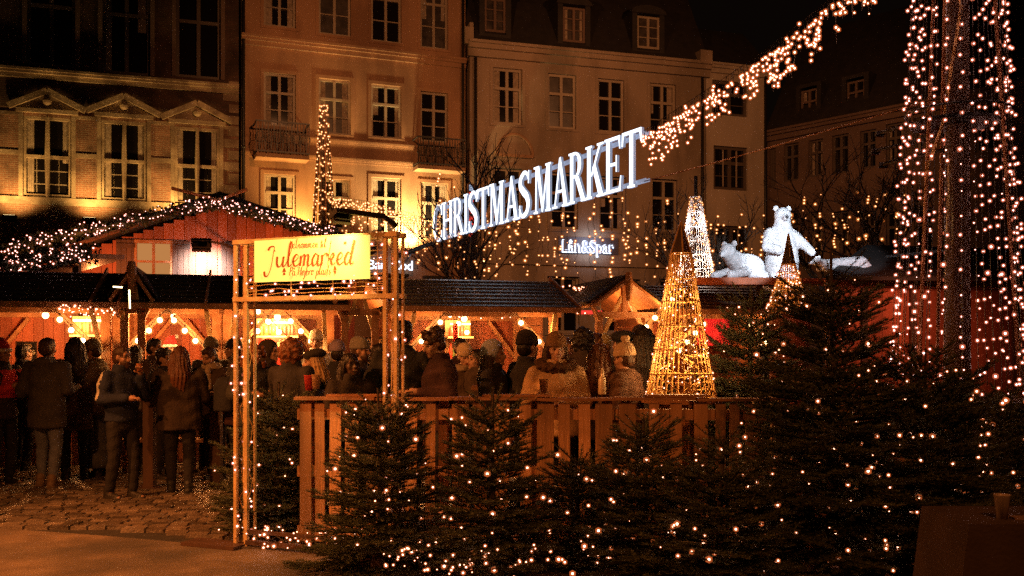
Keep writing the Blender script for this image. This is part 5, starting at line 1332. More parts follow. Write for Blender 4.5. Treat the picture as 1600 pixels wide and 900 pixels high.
    if fur:
        m=MB()
        for k in range(20): 
            a=2*math.pi*k/20; m.ball(LN((.145*math.cos(a),.015+.115*math.sin(a),1.485+.03*math.sin(a))),.052,8,6)
        queue(m,'fur_collar',[cloth(fur,.95)],root,.012,0,strands(.004,70,sid,.9))
    if scarf:
        m=MB()
        for z,r_ in ((1.475,.105),(1.505,.098)):
            for k in range(16):
                a=2*math.pi*k/16; a2=a+2*math.pi/16; capsule(m,LN((r_*math.cos(a),.0+r_*.95*math.sin(a),z)),LN((r_*math.cos(a2),.0+r_*.95*math.sin(a2),z)),.030,.030,7)
        capsule(m,LN((.04,-.12,1.46)),LN((.055,-.16,1.22)),.04,.045,8)
        queue(m,'scarf',[cloth(scarf,.95)],root,.013,1,wrinkle(.006,30,sid))
    if bag:
        m=MB(); loft(m,[(0,.26,1.0,.13,.07),(0,.26,1.02,.15,.09),(0,.26,1.3,.15,.09),(0,.25,1.4,.12,.07),(0,.24,1.43,.06,.03)]); 
        for sx in (1,-1): m.tube([(.10*sx,.20,1.40),(.13*sx,.02,1.475),(.13*sx,-.14,1.36),(.14*sx,-.12,1.15),(.12*sx,.2,1.02)],.018,6)
        queue(m,'backpack',[cloth(bag)],root,.014,1,wrinkle(.005,16,sid))
    if glasses:
        m=MB(HM)
        for sx in (1,-1):
            m.tube([(.032*sx+.020*math.cos(t*.63),-.094,.126+.016*math.sin(t*.63)) for t in range(11)],.0025,5); m.bar((.052*sx,-.09,.13),(.082*sx,.01,.13),.004)
        m.bar((-.012,-.096,.13),(.012,-.096,.13),.004)
        o=m.build('glasses',M['iron'],None); adopt_local(o,root)
    root['_']=0; del root['_']
    return dict(root=root,wr=wr,el=el,s=s,hd=hd)
def in_hand(p,i,off=(0,-.07,.0)):
    r=p['root']; d=(p['wr'][i]-p['el'][i]).normalized(); q=p['wr'][i]+d*.075+Vector(off)*.0
    c=p['wr'][i]+d*.10-Vector((0,0,.0)); return r.location+r.rotation_euler.to_matrix()@(Vector(c)*p['s'])
def cup(pos,label,h=.11,r=.038,mt=None,cat='cup',name='paper_cup'):
    m=MB(); m.lathe(Vector(pos)-Vector((0,0,h*.5)),[(r*.75,0),(r,h),(r+.003,h+.004),(r-.004,h+.002),(r*.7,.01)],16); return tag(m.build(name,mt or M['clear_plastic'],None,True),label,cat)
RED=cloth((.55,.05,.04),.5)
BLK=(.022,.02,.022); NAVY=(.02,.028,.06); BRN=(.13,.07,.04); KHA=(.15,.11,.06); GRY=(.07,.07,.075)
# ---- left group
person('person in a santa hat and red reflective jacket cut by the left edge',3,528,11.6,70,(.05,.04,.04),(.03,.03,.035),('short','brown'),('santa',(.5,.04,.03)),('hold','hold'),stripe=((.85,.06,.05),'panel'),bag=(.05,.05,.06))
person('person in a dark coat standing between the santa hat and the grey parka',36,538,12.9,150,BLK,BLK,('short','dark'),None,('hold','down'))
person('man seen from behind in a long grey parka and blue jeans',74,528,11.4,172,(.085,.08,.078),(.22,.25,.33),('short','brown'),None,('hold','hold'),hood=((.065,.06,.06),0),long_coat=.70,stance=.15,wide=1.12,shoes=(.30,.2,.12))
person('woman with long dark hair and black coat facing away beside the grey parka',117,527,12.0,215,BLK,BLK,('longfront','dark'),None,('hold','hold'),girl=1,long_coat=.62)
pk=person('person in an olive beanie and khaki puffer jacket bending to the left',156,530,12.3,-80,KHA,GRY,('short','brown'),('beanie',(.17,.15,.10)),('high','table'),head=(0,18),puff=.02,lean=.18,skirt=(.10,.105,.115))
cup(in_hand(pk,0),'small pale cup raised by the person in the olive beanie',.10,.034)
pm=person('man with glasses in a navy jacket with a pale sleeve stripe, drinking',190,541,10.5,62,NAVY,BLK,('short','brown'),None,('drink','hold'),head=(8,2),stripe=((.62,.58,.5),'sleeve'),glasses=True,long_coat=.9,stance=.35,beard='brown')
cup(in_hand(pm,0),'small orange cup at the mouth of the man in the navy jacket',.08,.032,cloth((.5,.2,.08),.5))
person('woman seen from behind with long brown hair and a wide dark poncho',281,541,10.9,195,(.045,.03,.022),BLK,('long','auburn'),None,('table','table'),girl=1,long_coat=.76,stance=.3,wide=1.3,shoes=(.03,.03,.03))
pb=person('bearded man in a pale scarf leaning over the standing table',338,541,12.0,-25,(.06,.04,.03),BLK,('short','brown'),None,('table','front'),head=(0,22),beard='brown',scarf=(.42,.33,.22),lean=.3)
cup(in_hand(pb,1),'paper cup between the hands of the bearded man',.09,.034)
person('dark haired man in profile behind the poncho woman facing right',241,529,12.6,78,(.10,.06,.04),BLK,('short','dark'),None,('hold','table'))
person('shop worker in a santa hat with white beard behind the poncho woman',266,524,13.9,10,(.4,.05,.04),BLK,('short','grey'),('santa',(.55,.03,.03)),('down','down'),beard='grey',hz=1.84)
person('person in a grey beanie behind the bearded man',330,527,13.0,40,BLK,BLK,('short','dark'),('beanie',(.20,.17,.13)),('hold','hold'))
person('curly black haired person in profile between santa worker and poncho',256,547,12.1,70,BLK,BLK,('curly','dark'),None,('hold','hold'))
person('person with a black beanie behind the left gate column',365,529,13.1,-60,BLK,BLK,('short','dark'),('beanie',BLK),('hold','down'))
person('person in a black coat turned away right of the bearded man',374,548,11.2,150,BLK,BLK,('long','dark'),None,('table','table'),girl=1,bag=(.03,.03,.035))
person('person in dark clothes at the counter behind the navy jacket',212,540,12.9,150,BLK,BLK,('long','dark'),None,('table','table'),girl=1)
# ---- seen through the gate
person('woman with red blond curls and a black backpack inside the gate',397,536,10.6,35,BLK,BLK,('bigcurl','rust'),None,('hold','hold'),girl=1,bag=BLK)
person('person in a pointed dark hood behind the red blond curls',421,529,11.2,80,BLK,BLK,('short','dark'),None,('hold','hold'),hood=((.05,.035,.025),1))
pr=person('person with a big round rust coloured hair mass seen from behind',456,529,9.3,160,BLK,BLK,('ball','rust'),None,('high','hold'),girl=1)
person('market worker in a white woolly hat standing high behind the counter',494,518,13.9,8,(.7,.66,.58),BLK,('short','blond'),('beanie',(.75,.68,.55)),('down','down'),hz=1.92)
pw=person('woman in profile with long fair hair and a dark cap facing left',493,543,10.0,-85,BLK,BLK,('longfront','blond'),('beret',(.03,.025,.02)),('high','hold'),girl=1,head=(0,8),skin=0)
person('person in a lilac beanie between the gate posts',527,532,11.4,-170,BLK,BLK,('short','dark'),('beanie',(.32,.26,.36)),('hold','hold'))
person('laughing dark skinned person with shoulder hair and a fur edged hood',548,552,9.2,28,(.035,.025,.02),BLK,('long','dark'),None,('hold','table'),skin=1,smile=1,hood=((.05,.03,.02),0),head=(12,-4))
person('man in a grey beanie facing right toward the Danish menu board',562,527,10.8,80,(.05,.035,.03),BLK,('short','brown'),('beanie',(.26,.24,.2)),('hold','down'),beard='brown')
person('person with short dark hair in a scarf below the Danish menu board',594,537,10.6,110,(.03,.03,.03),BLK,('short','dark'),None,('hold','hold'),scarf=(.2,.16,.1))
person('very tall person in black with hair tied up behind the right gate column',630,497,9.4,165,(.02,.02,.02),BLK,('short','dark'),None,('hold','hold'),hz=1.93,wide=1.15)
# ---- middle
pc=person('young man with curly brown hair and a black coat looking down left',686,515,9.2,-62,BLK,BLK,('curly','brown'),None,('hold','hold'),head=(0,20),wide=1.05)
person('person in a cream rolled beanie and striped scarf behind the black coat',724,537,11.0,35,(.09,.06,.04),BLK,('short','brown'),('beanie',(.62,.48,.32)),('hold','hold'),head=(-10,15),scarf=(.35,.28,.2))
person('dark haired person half hidden above the cream rolled beanie',719,528,12.4,20,BLK,BLK,('short','dark'),None,('hold','hold'))
person('person in a patterned dark jacket bending left of the fuzzy hood',752,545,10.8,-60,(.08,.055,.04),BLK,('long','dark'),None,('table','table'),girl=1,lean=.25)
person('person wearing a fuzzy pale blue hood with long hanging ends',772,529,9.4,75,(.035,.03,.035),BLK,('long','brown'),None,('hold','hold'),girl=1,hood=((.46,.50,.62),1,1))
person('person in a large black beanie and black coat turned to the right',824,517,9.3,125,BLK,BLK,('short','dark'),('beanie',(.03,.022,.018)),('hold','hold'),wide=1.05)
pp=person('smiling woman in a knitted rust beanie and pale wool coat with fur collar',869,520,9.0,2,(.60,.38,.20),BLK,('longfront','brown'),('beanie',(.24,.13,.06)),('front','hold'),girl=1,smile=1,head=(6,2),fur=(.09,.045,.025),wide=1.12)
person('small dark haired person behind the rust beanie woman',886,529,11.8,10,BLK,BLK,('bigcurl','brown'),None,('hold','hold'))
person('dark tall person with a thick black hood between the two women',911,509,10.6,170,BLK,BLK,('ball','dark'),None,('hold','hold'),hz=1.88)
person('person in a glowing yellow woollen hat deep in the crowd',943,522,12.8,-40,(.12,.07,.04),BLK,('short','blond'),('beanie',(.72,.58,.26)),('hold','hold'))
person('person with thick auburn hair left of the yellow woollen hat',930,520,12.2,60,BLK,BLK,('short','auburn'),None,('hold','hold'))
pl=person('woman with long auburn hair seen from behind holding a bottle',936,537,9.1,168,(.05,.03,.02),BLK,('long','auburn'),None,('hold','hold'),girl=1)
person('person in a flat black beret behind the beige pompom hat',972,514,10.0,-150,BLK,BLK,('short','dark'),('beret',(.018,.016,.018)),('hold','hold'))
person('person in a beige pompom beanie and brown puffer jacket facing left',978,531,9.0,-118,(.12,.06,.035),BLK,('short','brown'),('pom',(.50,.36,.22),(.5,.36,.22)),('hold','table'),puff=.02,head=(0,6))
person('person with dark shoulder hair and a dark coat left of the wire cone',1005,511,9.9,-160,(.05,.03,.025),BLK,('long','dark'),None,('hold','hold'))
person('person in a dark rounded hat behind the shoulder haired figure',1000,509,11.2,-20,BLK,BLK,('short','brown'),('beanie',(.06,.035,.025)),('hold','hold'))
cup(in_hand(pp,1)+Vector((0,-.02,.05)),'paper cup held by the smiling woman in the rust beanie',.12,.042,cloth((.45,.22,.11),.5))
cup(P(483,604,8.4)+Vector((0,0,.03)),'red patterned cup on the fence rail near the rust coloured hair',.13,.045,RED)
cup(P(494,602,8.35)+Vector((0,0,.03)),'plain paper cup beside the red patterned cup on the fence rail',.12,.04,cloth((.5,.3,.16),.5))
m=MB(); q=P(941,606,8.75); m.lathe(q-Vector((0,0,.06)),[(.034,0),(.036,.01),(.036,.13),(.015,.18),(.013,.23),(.016,.235)],12); tag(m.build('bottle',BOT[1],None,True),'clear bottle held in front of the long auburn haired woman','bottle')

# finger meshes join their body mesh after the union
_q=[q for q in QUEUE if q.get('fingers')]
flush_list=list(QUEUE); flush()
for q in flush_list:
    if q.get('fingers'):
        o=q['obj']; bm=bmesh.new(); bm.from_mesh(o.data); fm=bpy.data.meshes.new('f'); fm.from_pydata(q['fingers'].v,[],q['fingers'].f); bm.from_mesh(fm); bm.to_mesh(o.data); bm.free(); bpy.data.meshes.remove(fm)
        o.data.polygons.foreach_set('use_smooth',[True]*len(o.data.polygons))

# ============================================================= polar bears on the stall roof
def bear(label,loc,build,face,s=1.0):
    root=thing('polar_bear_figure',loc,label,'bear figure','white polar bear figures on the stall roof'); root.rotation_euler=(0,0,R(face)); root.scale=(s,s,s)
    m=MB(); noses=build(m); queue(m,'bear_body',[M['bear']],root,.022,2,strands(.0025,30,3,.4))
    m=MB()
    for c,r in noses: m.ball(c,r,8,6)
    o=m.build('nose_and_eyes',M['bear_dark'],None,True); adopt_local(o,root)
    for (a,b) in EARS:
        m=MB(); m.ball(a,.055,10,7,(1,.5,1)); o=m.build('ear',M['bear'],None,True); adopt_local(o,root)
EARS=[]
def stand(m):
    global EARS
    loft(m,[(0,.02,.02,.20,.18),(0,.02,.12,.30,.26),(0,.02,.35,.32,.28),(0,0,.62,.29,.25),(0,-.01,.85,.23,.20),(0,-.01,1.02,.175,.165),(0,-.02,1.14,.145,.14)])
    m.ball((0,-.03,1.23),.16,14,10,(1,1,.95)); capsule(m,(0,-.10,1.19),(0,-.24,1.15),.085,.05,10)
    for sx in (1,-1): capsule(m,(.15*sx,-.02,.12),(.17*sx,-.12,.06),.13,.10)
    capsule(m,(-.22,0,.88),(-.33,-.14,.62),.13,.10); capsule(m,(-.33,-.14,.62),(-.16,-.30,.54),.10,.09)
    capsule(m,(.17,0,.86),(.40,-.08,.66),.13,.095); capsule(m,(.40,-.08,.66),(.50,-.18,.52),.09,.08)
    EARS=[((.12,-.01,1.36),0),((-.12,-.01,1.36),0)]
    return [((0,-.285,1.165),.03),((.055,-.155,1.25),.014),((-.055,-.155,1.25),.014)]
def lie(m):
    global EARS
    loft(m,[(0,.5,.02,.14,.3),(0,.5,.1,.22,.42),(0,.48,.28,.22,.40),(0,.40,.42,.16,.28),(0,.38,.47,.06,.12)])
    capsule(m,(0,.1,.32),(0,-.12,.42),.17,.13); m.ball((0,-.16,.47),.14,14,10); capsule(m,(0,-.22,.44),(0,-.34,.41),.085,.05)
    for sx in (1,-1): capsule(m,(.16*sx,.15,.15),(.16*sx,-.32,.07),.09,.07); capsule(m,(.2*sx,.85,.12),(.24*sx,.55,.08),.12,.08)
    EARS=[((.10,-.12,.60),0),((-.10,-.12,.60),0)]
    return [((0,-.385,.42),.028),((.055,-.27,.50),.014),((-.055,-.27,.50),.014)]
def sprawl(m):
    global EARS
    capsule(m,(-.55,0,.20),(.45,0,.24),.15,.22); capsule(m,(.45,0,.24),(.75,0,.10),.22,.09); capsule(m,(-.55,0,.22),(-.85,0,.25),.13,.10); m.ball((-.92,-.02,.27),.12,12,9); capsule(m,(-1.0,-.02,.25),(-1.12,-.03,.22),.07,.045)
    for a,b in (((-.4,-.12,.12),(-.75,-.18,.06)),((-.4,.12,.12),(-.78,.15,.06)),((.55,-.15,.14),(.35,-.26,.06)),((.55,.15,.14),(.35,.26,.06))): capsule(m,a,b,.09,.07)
    EARS=[((-.88,-.09,.38),0),((-.88,.07,.38),0)]
    return [((-1.16,-.03,.23),.028)]
ZB=zat(437,15.9)
bear('standing white polar bear figure on the roof right of the white cone',(P(1222,437,15.9).x,15.9,ZB-.02),stand,2,.88)
bear('lying white polar bear figure left of the standing bear',(P(1146,437,15.7).x,15.7,ZB-.03),lie,-48,.98)
bear('white polar bear figure stretched out on the roof at the right',(P(1322,420,14.6).x,14.6,zat(424,14.6)),sprawl,8,.52)
flush()
for k_,(px_,z_,tx,tz,pw_,an_,lb_) in enumerate(((1374,4.05,1222,3.35,1700,19,'small added cool floodlight on the tower aimed at the standing bear'),(1366,3.85,1146,3.0,800,14,'small added cool floodlight on the tower aimed at the lying bear'),(1380,3.7,1322,2.95,520,16,'small added cool floodlight on the tower aimed at the stretched out bear'))):  # floodlights added on the tower to light the bears from the front
    X_=P(px_,0,10.75).x; floodlight((X_,10.75,z_),(P(tx,0,15.8).x,15.8,tz),lb_,.045,[(4.45,9.9,z_)],pw_,(.80,.89,1),'flood_white',angle=an_,blend=.5)
# deck carrying the bears
t=thing('roof_platform',(P(1200,440,15.9).x,15.9,0),'red edged flat roof platform carrying the three bear figures','platform')
xa,xb,xc=P(1082,437,15.5).x,P(1212,437,15.5).x,P(1400,437,15.5).x
m=MB(); m.box((xa,15.2,ZB-.06),(xc,16.6,ZB-.03)); m.build('deck',M['wood_red'],t)
m=MB(); m.box((xa,15.14,ZB-.13),(xb,15.19,ZB-.02)); m.build('fascia',cloth((.50,.13,.04),.5),t)
for x in (xa+.1,xb-.1,xc-.1): m=MB(); m.box((x,16.3,0),(x+.1,16.4,ZB-.07)); m.build('post',M['wood_dark'],t)

# ============================================================= wire cones
def wire_cone(label,cx,cy,z0,z1,r0,r1,mt,tip=None,nb=90,r=.010,key='bulb',ribs=26,cross=150,base=None):
    t=thing('wire_cone',(cx,cy,z0),label,'light cone','lit wire cones'); H=z1-z0; rd=lambda z:r0+(r1-r0)*(z-z0)/H
    pt=lambda a,z,k=1:(cx+rd(z)*k*math.cos(a),cy+rd(z)*k*math.sin(a),z)
    m=MB(); th=.0045*max(1,r0/.3)
    for k in range(ribs): a=2*math.pi*k/ribs; m.tube([pt(a,z0),pt(a,(z0+z1)/2),pt(a,z1)],th,4)
    rr=random.Random(len(label))
    for k in range(cross):
        a=rr.uniform(0,6.28); z=z0+H*(rr.random()**1.5)*.95; b=a+rr.uniform(-.6,.6); z2=min(z1,z+rr.uniform(-.12,.14)*H/1.5); z2=max(z0,z2); m.tube([pt(a,z,1.01),pt((a+b)/2,(z+z2)/2,1.03),pt(b,z2,1.01)],th*.9,3)
    for i in range(7): z=z0+H*i/6; m.tube([pt(2*math.pi*k/24,z) for k in range(25)],th*1.2,4)
    m.build('frame',M[mt],t)
    if tip:
        m=MB(); m.lathe((cx,cy,z1),[(r1*.95,0),(.004,tip)],4); m.build('tip',M['wood_dark'],t)
        m=MB()
        for k in range(4): a=math.pi/2*k; m.bar((cx+r1*math.cos(a),cy+r1*math.sin(a),z1),(cx,cy,z1+tip),.012)
        m.build('tip_edge',M[mt],t)
    pts=[pt(rr.uniform(0,6.28),z0+H*(rr.random()**1.1),1.03) for _ in range(nb)]
    bulbs(t,pts,r,key); return t
a=P(1064,620,8.75); wire_cone('golden wire cone tree standing behind the fence rail',a.x,8.75,zat(622,8.75),zat(396,8.75),.315,.095,'rattan',.30,150,.0062,'bulb',34,420)
lamp('POINT','cone_core_lamp',(a.x,8.75,1.55),22,(1,.5,.16),.1)
lamp('POINT','cone_core_lamp',(a.x,8.75,2.1),9,(1,.5,.16),.08)
t=thing('barrel_table',(a.x,8.75,0),'round wooden table under the golden wire cone','table'); m=MB(); m.lathe((a.x,8.75,1.16),[(.02,0),(.36,0),(.36,.035),(.02,.035)],20); m.build('tabletop',M['wood_h'],t); m=MB(); m.lathe((a.x,8.75,0),[(.2,0),(.25,.5),(.2,1.155)],16); m.build('barrel',M['wood_h'],t)
a=P(1232,470,12.9); wire_cone('smaller golden wire cone rising behind the fir tree in front of the bears',a.x,12.9,zat(490,12.9),zat(413,12.9),.30,.09,'rattan',.42,90,.012,'bulb',26,160)
lamp('POINT','cone_core_lamp',(a.x,12.9,2.45),4,(1,.5,.16),.08)
t=thing('cone_stand',(a.x,12.9,0),'wooden stand under the smaller golden cone','stand'); m=MB(); m.lathe((a.x,12.9,0),[(.28,0),(.24,1.0),(.3,zat(490,12.9)-.01)],12); m.build('column',M['wood_red'],t)
a=P(1087,437,17.2); wire_cone('tall white wire cone glowing behind the roof left of the bears',a.x,17.2,zat(440,17.2),zat(308,17.2),.34,.10,'rattan_white',None,240,.010,'bulb_far',34,260)
lamp('POINT','cone_core_lamp',(a.x,17.2,3.2),34,(1,.86,.75),.1); lamp('POINT','cone_core_lamp',(a.x,17.2,3.9),18,(.85,.9,1),.1)
t=thing('cone_stand',(a.x,17.2,0),'dark post carrying the tall white wire cone','stand'); m=MB(); m.tube([(a.x,17.2,0),(a.x,17.2,zat(440,17.2)-.01)],.09,10); m.build('column',M['wood_dark'],t); m=MB(); m.tube([(a.x,17.2,zat(308,17.2)-.1),(a.x,17.2,zat(275,17.2))],.03,6); m.build('spike',M['iron'],t)

# ============================================================= tables and small things
def bar_table(x0,x1,y,z,label,posts):
    t=thing('standing_table',((x0+x1)/2,y,0),label,'table'); m=MB(); m.box((x0,y-.22,z),(x1,y+.22,z+.04)); m.build('tabletop',M['wood_h'],t)
    for x in posts: m=MB(); m.box((x-.06,y-.06,.03),(x+.06,y+.06,z)); m.box((x-.14,y-.14,0),(x+.14,y+.14,.03)); m.build('leg',M['wood_dark'],t)
X=lambda px,Y:(px-800)/F*Y
bar_table(X(222,11.3),X(350,11.3),11.3,1.10,'standing table between the drinking man and the bearded man',[X(234,11.3),X(338,11.3)])
bar_table(X(738,10.2),X(790,10.2),10.2,1.22,'small standing table left of the fuzzy blue hood',[X(764,10.2)])
t=thing('low_bench',(X(300,13.0),12.75,0),'low wooden bench behind the standing table','bench'); m=MB(); m.box((X(196,12.9),12.6,.42),(X(350,12.9),12.9,.46)); m.build('seat',M['wood_h'],t)
for px in (204,300,345): m=MB(); m.box((X(px,12.9),12.62,0),(X(px,12.9)+.06,12.88,.42)); m.build('leg',M['wood_h'],t)
m=MB(); m.box((X(206,12.3),12.2,.0),(X(212,12.3),12.26,.02)); tag(m.build('paper_scrap',cloth((.7,.6,.5),.9),None),'crumpled pale paper scrap lying on the cobbles','litter')
# concrete block with a cup at the lower right
bx0,bx1=X(1500,5.2),X(1690,5.2)
t=thing('concrete_block',((bx0+bx1)/2,5.4,0),'brown concrete block cut by the lower right corner','block')
m=MB(); zt=zat(818,5.2); m.prism([(bx0-.05,5.18,0),(bx1,5.18,0),(bx1,5.18,zt),(bx0+.04,5.18,zt)],(0,.6,0)); m.build('body',M['concrete'],t)
lp=P(1573,785,5.3); 
t=thing('plastic_cup',(lp.x,5.35,zt),'empty clear plastic cup standing on the concrete block','cup'); m=MB(); m.lathe((lp.x,5.35,zt+.001),[(.030,0),(.042,.125),(.046,.13),(.046,.135),(.040,.13),(.028,.006)],20); m.build('cup',M['clear_plastic'],t,True)
m=MB(); m.box((lp.x+.05,5.3,zt+.001),(lp.x+.16,5.38,zt+.012)); tag(m.build('paper_napkin',cloth((.4,.26,.2),.9),None),'folded napkin beside the plastic cup on the block','napkin')
# ============================================================= fir trees (needles as single triangles)
def fir(label,x,y,h,rad,seed,lights=40,bare_top=.22,r=.0085,dens=420,low=.06,key='bulb_tree',nl=1.0,brighter=False):
    rs=np.random.RandomState(seed); rr=random.Random(seed)
    t=thing('fir_tree',(x,y,0),label,'fir tree','cut fir trees with fairy lights')
    m=MB(); m.tube([(x,y,0),(x+rs.uniform(-.02,.02),y,h*.5),(x+rs.uniform(-.03,.03),y,h)],[.018+.016*h,.012+.008*h,.007],8); m.build('trunk',M['bark'],t)
    m=MB(); 
    m.box((x-.28,y-.04,.005),(x+.28,y+.04,.07)); m.box((x-.04,y-.28,.073),(x+.04,y+.28,.14)); m.build('stand',M['wood_dark'],t)
    segs=[]  # (p,q)
    z=h*low+.05; tips=[]
    while z<h*(1-bare_top*.42):
        f=(z-h*low)/(h*(1-low)); L=rad*1.0*(1-f)**.58*rr.uniform(.88,1.12)+.07; nb=rr.choice((8,9,10)) if f<.8 else 6; a0=rr.uniform(0,6.28)
        for k in range(nb):
            a=a0+2*math.pi*k/nb+rr.uniform(-.22,.22); Lk=L*rr.uniform(.78,1.15); el=-.12+.75*f+rr.uniform(-.1,.1); zz=z+rr.uniform(-.03,.03)
            d=Vector((math.cos(a)*math.cos(el),math.sin(a)*math.cos(el),math.sin(el))); p=Vector((x,y,zz)); n=max(3,int(Lk/.065)); side=Vector((-math.sin(a),math.cos(a),0))
            pts=[p+d*Lk*i/n+Vector((0,0,-.10*Lk*(i/n)*(1-f)+.14*Lk*(i/n)**3)) for i in range(n+1)]
            for i in range(n): segs.append((pts[i],pts[i+1]))
            for i in range(1,n+1):
                q=pts[i] if i<n else lerp(pts[n-1],pts[n],.6); l2=(Lk*(1-i/(n+.6))*.62+.05)*rr.uniform(.75,1.2)
                for s in (1,-1):
                    if f>.85 and i<n-1: continue
                    d2=(d*.72+side*s*.7+Vector((0,0,rr.uniform(-.12,.16)))).normalized(); e=q+d2*l2; mid=lerp(q,e,.5); segs.append((q,mid)); segs.append((mid,e+Vector((0,0,.02*l2)))); tips.append(e)
                    if l2>.16:
                        for s2 in (1,-1): d3=(d2*.75+(side*s2*.6+d*.2)).normalized(); b=lerp(q,e,.45); segs.append((b,b+d3*l2*.42))
            tips.append(pts[-1])
        z+=(.062+.03*rr.random())*(1.25 if h>1.9 else 1)*(1+.7*f)
    # leader and star
    top=Vector((x,y,h)); segs.append((Vector((x,y,h*.93)),top)); 
    zs=h*(1-bare_top*.34)
    for k in range(5):
        a=rr.uniform(0,.4)+2*math.pi*k/5; e=Vector((x,y,zs))+Vector((math.cos(a),math.sin(a),.75)).normalized()*rr.uniform(.22,.34)*(1 if h<1.9 else 1.4); segs.append((Vector((x,y,zs)),e)); tips.append(e)
    A=np.array([s[0][:] for s in segs]); B=np.array([s[1][:] for s in segs]); Ls=np.linalg.norm(B-A,axis=1)
    cnt=np.maximum(3,(Ls*dens).astype(int)); idx=np.repeat(np.arange(len(segs)),cnt); N=len(idx); tt=rs.rand(N)
    D=((B-A)/Ls[:,None])[idx]; base=A[idx]+(B-A)[idx]*tt[:,None]
    rnd=rs.normal(size=(N,3)); perp=rnd-D*(rnd*D).sum(1)[:,None]; perp/=np.linalg.norm(perp,axis=1)[:,None]; perp[:,2]=np.abs(perp[:,2])*.6+perp[:,2]*.4
    nd=D*.55+perp*.85; nd/=np.linalg.norm(nd,axis=1)[:,None]; nlen=(.022+.010*rs.rand(N))*nl; wv=np.cross(nd,rs.normal(size=(N,3))); wv/=np.linalg.norm(wv,axis=1)[:,None]; wv*=.0026*nl
    V=np.empty((N,3,3)); V[:,0]=base-wv; V[:,1]=base+wv; V[:,2]=base+nd*nlen[:,None]
    # twig sticks
    nS=len(segs); up=np.tile([0,0,1.],(nS,1)); Dn=(B-A)/Ls[:,None]; s1=np.cross(Dn,up+.01); s1/=np.linalg.norm(s1,axis=1)[:,None]; s2=np.cross(Dn,s1); rt=.0028
    ring=[s1*rt,(-s1*.5+s2*.87)*rt,(-s1*.5-s2*.87)*rt]; TV=np.empty((nS,6,3))
    for i in range(3): TV[:,i]=A+ring[i]; TV[:,3+i]=B+ring[i]*.7
    verts=np.vstack([V.reshape(-1,3),TV.reshape(-1,3)]); me=bpy.data.meshes.new('crown')
    o3=N*3+np.arange(nS)*6
    quads=np.concatenate([np.stack([o3+i,o3+(i+1)%3,o3+3+(i+1)%3,o3+3+i],1) for i in range(3)])
    loops=np.concatenate([np.arange(N*3),quads.ravel()]); ls=np.concatenate([np.arange(N)*3,N*3+np.arange(len(quads))*4]); 
    me.vertices.add(len(verts)); me.vertices.foreach_set('co',verts.ravel()); me.loops.add(len(loops)); me.loops.foreach_set('vertex_index',loops.astype(np.int32)); me.polygons.add(len(ls)); me.polygons.foreach_set('loop_start',ls.astype(np.int32))
    me.materials.append(M['needles']); me.materials.append(M['twig']); me.polygons.foreach_set('material_index',np.concatenate([np.zeros(N,int),np.ones(len(quads),int)]).astype(np.int32)); me.update(calc_edges=True); me.validate()
    o=bpy.data.objects.new('crown',me); COL.objects.link(o); adopt(o,t)
    # lights: spiral wire
    pts=[];ln=[]
    cand=[p for p in tips if p.z>.1]
    for k in range(lights): 
        p=Vector(rr.choice(cand)); p=lerp(Vector((x,y,p.z)),p,rr.uniform(.6,1.02))+Vector((rr.uniform(-.02,.02),rr.uniform(-.03,.0),rr.uniform(-.02,.02))); pts.append(p)
    for k in range(70):
        f=k/69; a=f*30+seed; rz=rad*.72*(1-f)**.72+.03; ln.append((x+rz*math.cos(a),y+rz*math.sin(a),.12+(h*.95-.12)*f))
    string_thing((x,y,.1),'lights on the '+label,[ln],pts,r,key,'fairy lights on the fir trees',.0022)
    return t
def tree_at(px,ytop,Y,rpx,label,seed,**k): fir(label,(px-800)/F*Y,Y,zat(ytop,Y),rpx/F*Y,seed,**k)
tree_at(434,596,8.55,98,'fir tree standing inside the left half of the gate',1,lights=46,bare_top=.42)
tree_at(596,606,7.2,104,'fir tree growing over the foot of the right gate column',2,lights=60,low=.04,bare_top=.42)
tree_at(768,606,7.0,104,'fir tree at the fence below the curly haired man',3,lights=50,bare_top=.40)
tree_at(1005,650,6.9,112,'low fir tree at the fence below the woman with the bottle',4,lights=60,bare_top=.40)
tree_at(1172,455,9.6,118,'fir tree behind the fence right of the golden cone',5,lights=80)
tree_at(1300,388,6.75,158,'tallest dark fir tree in front of the bears',6,lights=100,low=.10,bare_top=.35)
tree_at(1128,680,6.4,125,'dark low fir tree at the bottom right of the middle fence',7,lights=50)
tree_at(1440,545,6.6,165,'broad dark fir tree below the light tower',8,lights=95)
tree_at(1565,612,7.6,100,'dark fir tree at the right edge beside the tower plinth',9,lights=40)
tree_at(905,715,7.3,92,'small low fir between two taller firs by the fence',11,lights=16)

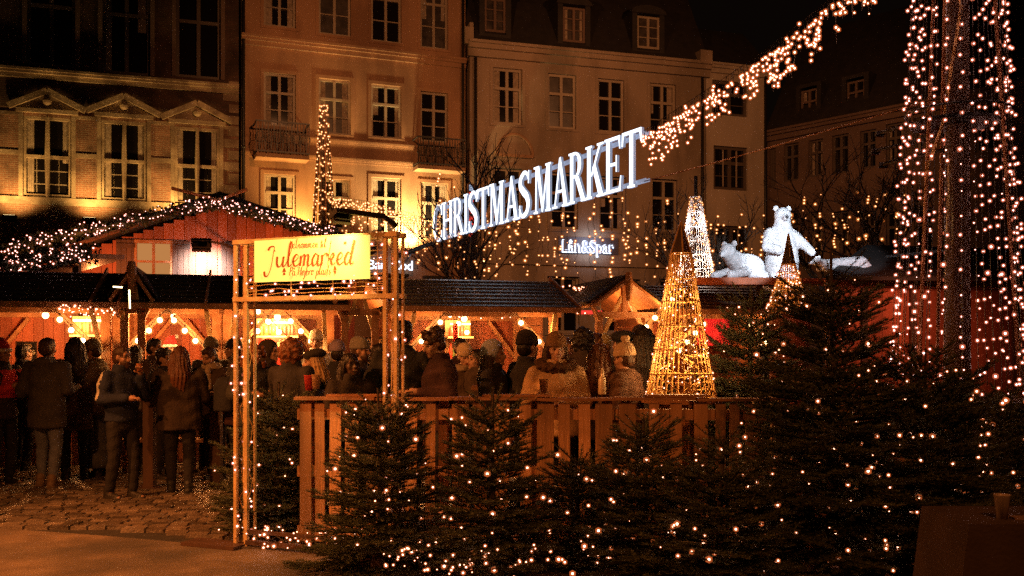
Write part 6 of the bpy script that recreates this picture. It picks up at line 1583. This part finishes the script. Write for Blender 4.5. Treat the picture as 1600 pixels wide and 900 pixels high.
# ============================================================= bare trees with hanging strings
def bare(label,x,y,h,seed,spread=1.0,trunk=.11,levels=5,lean=0):
    rr=random.Random(seed); t=thing('bare_tree',(x,y,0),label,'bare tree','leafless trees behind the stalls'); mt=MB(); m=MB(); ends=[]
    def grow(p,d,L,r,lv):
        pts=[p]; n=4
        for i in range(n): d=(d+Vector((rr.uniform(-.18,.18),rr.uniform(-.18,.18),rr.uniform(-.06,.12)))).normalized(); pts.append(pts[-1]+d*L/n)
        (mt if lv==0 else m).tube(pts,[r*(1-.4*i/n) for i in range(n+1)],6 if lv<2 else 4,cap=lv==0)
        if lv>=levels: ends.append(pts[-1]); return
        if lv>1: ends.append(pts[-1])
        for k in range(rr.choice((3,3,4))):
            b=pts[rr.choice((2,3,4))] if k else pts[4]; a=rr.uniform(0,6.28); tl=rr.uniform(.35,.95)*spread; dd=(d+Vector((math.cos(a)*tl,math.sin(a)*tl,rr.uniform(-.15,.35)))).normalized()
            grow(b,dd,L*rr.uniform(.55,.78),r*.55,lv+1)
    grow(Vector((x,y,0)),Vector((lean,0,1)).normalized(),h*.36,trunk,0)
    mt.build('trunk',M['bark'],t); m.build('crown',M['bark'],t); return ends
def drips(label,px0,px1,pyt,pyb,Y,n,r=.020,dens=.13,key='bulb_far'):
    wires=[];pts=[]
    for i in range(n):
        px=px0+(px1-px0)*(i+random.uniform(.1,.9))/n; yt=random.uniform(pyt,pyt+(pyb-pyt)*.45); yb=random.uniform(pyb-(pyb-pyt)*.3,pyb); y_=Y+random.uniform(-1.5,1.5)
        a=P(px,yt,y_); b=P(px+random.uniform(-7,7),yb,y_); ln=[lerp(a,b,k/8)+Vector((random.uniform(-.05,.05),0,0)) for k in range(9)]; wires.append(ln)
        L=(a-b).length; d=0
        while d<L: f=d/L*8; k=min(int(f),7); pts.append(lerp(ln[k],ln[k+1],f-k)); d+=dens*random.choice((.4,.6,1,1.6,2.6))
    string_thing(P((px0+px1)/2,pyt,Y),label,wires,pts,r,key,'strings of lights hanging in the bare trees',.006)
bare('bare tree with thin branches behind the letters of the christmas sign',X(765,22),22,zat(215,22),21,1.0,.13)
bare('bare tree between the wire cone and the cream house',X(1000,21),21,zat(270,21),22,1.1,.10)
bare('bare tree spreading in front of the cream house windows',X(1085,20),20,zat(230,20),23,1.15,.12,lean=.12)
bare('bare tree behind the stretched out bear',X(1300,22),22,zat(215,22),24,1.15,.13)
bare('bare tree at the far side of the light tower',X(1400,23),23,zat(190,23),26,1.2,.12)
drips('strings of warm lights hanging left of the first letter of the sign',676,742,262,440,21.5,7,.020,.16)
drips('strings of warm lights hanging below the word christmas',742,880,330,442,21.5,15,.018,.13)
drips('strings of warm lights hanging around the bank sign',880,1062,290,440,21,13,.018,.15)
drips('strings of warm lights hanging in front of the cream house',1095,1200,300,440,20,9,.016,.17)
drips('strings of warm lights hanging above the stretched out bear',1232,1425,300,412,21.5,13,.020,.17)
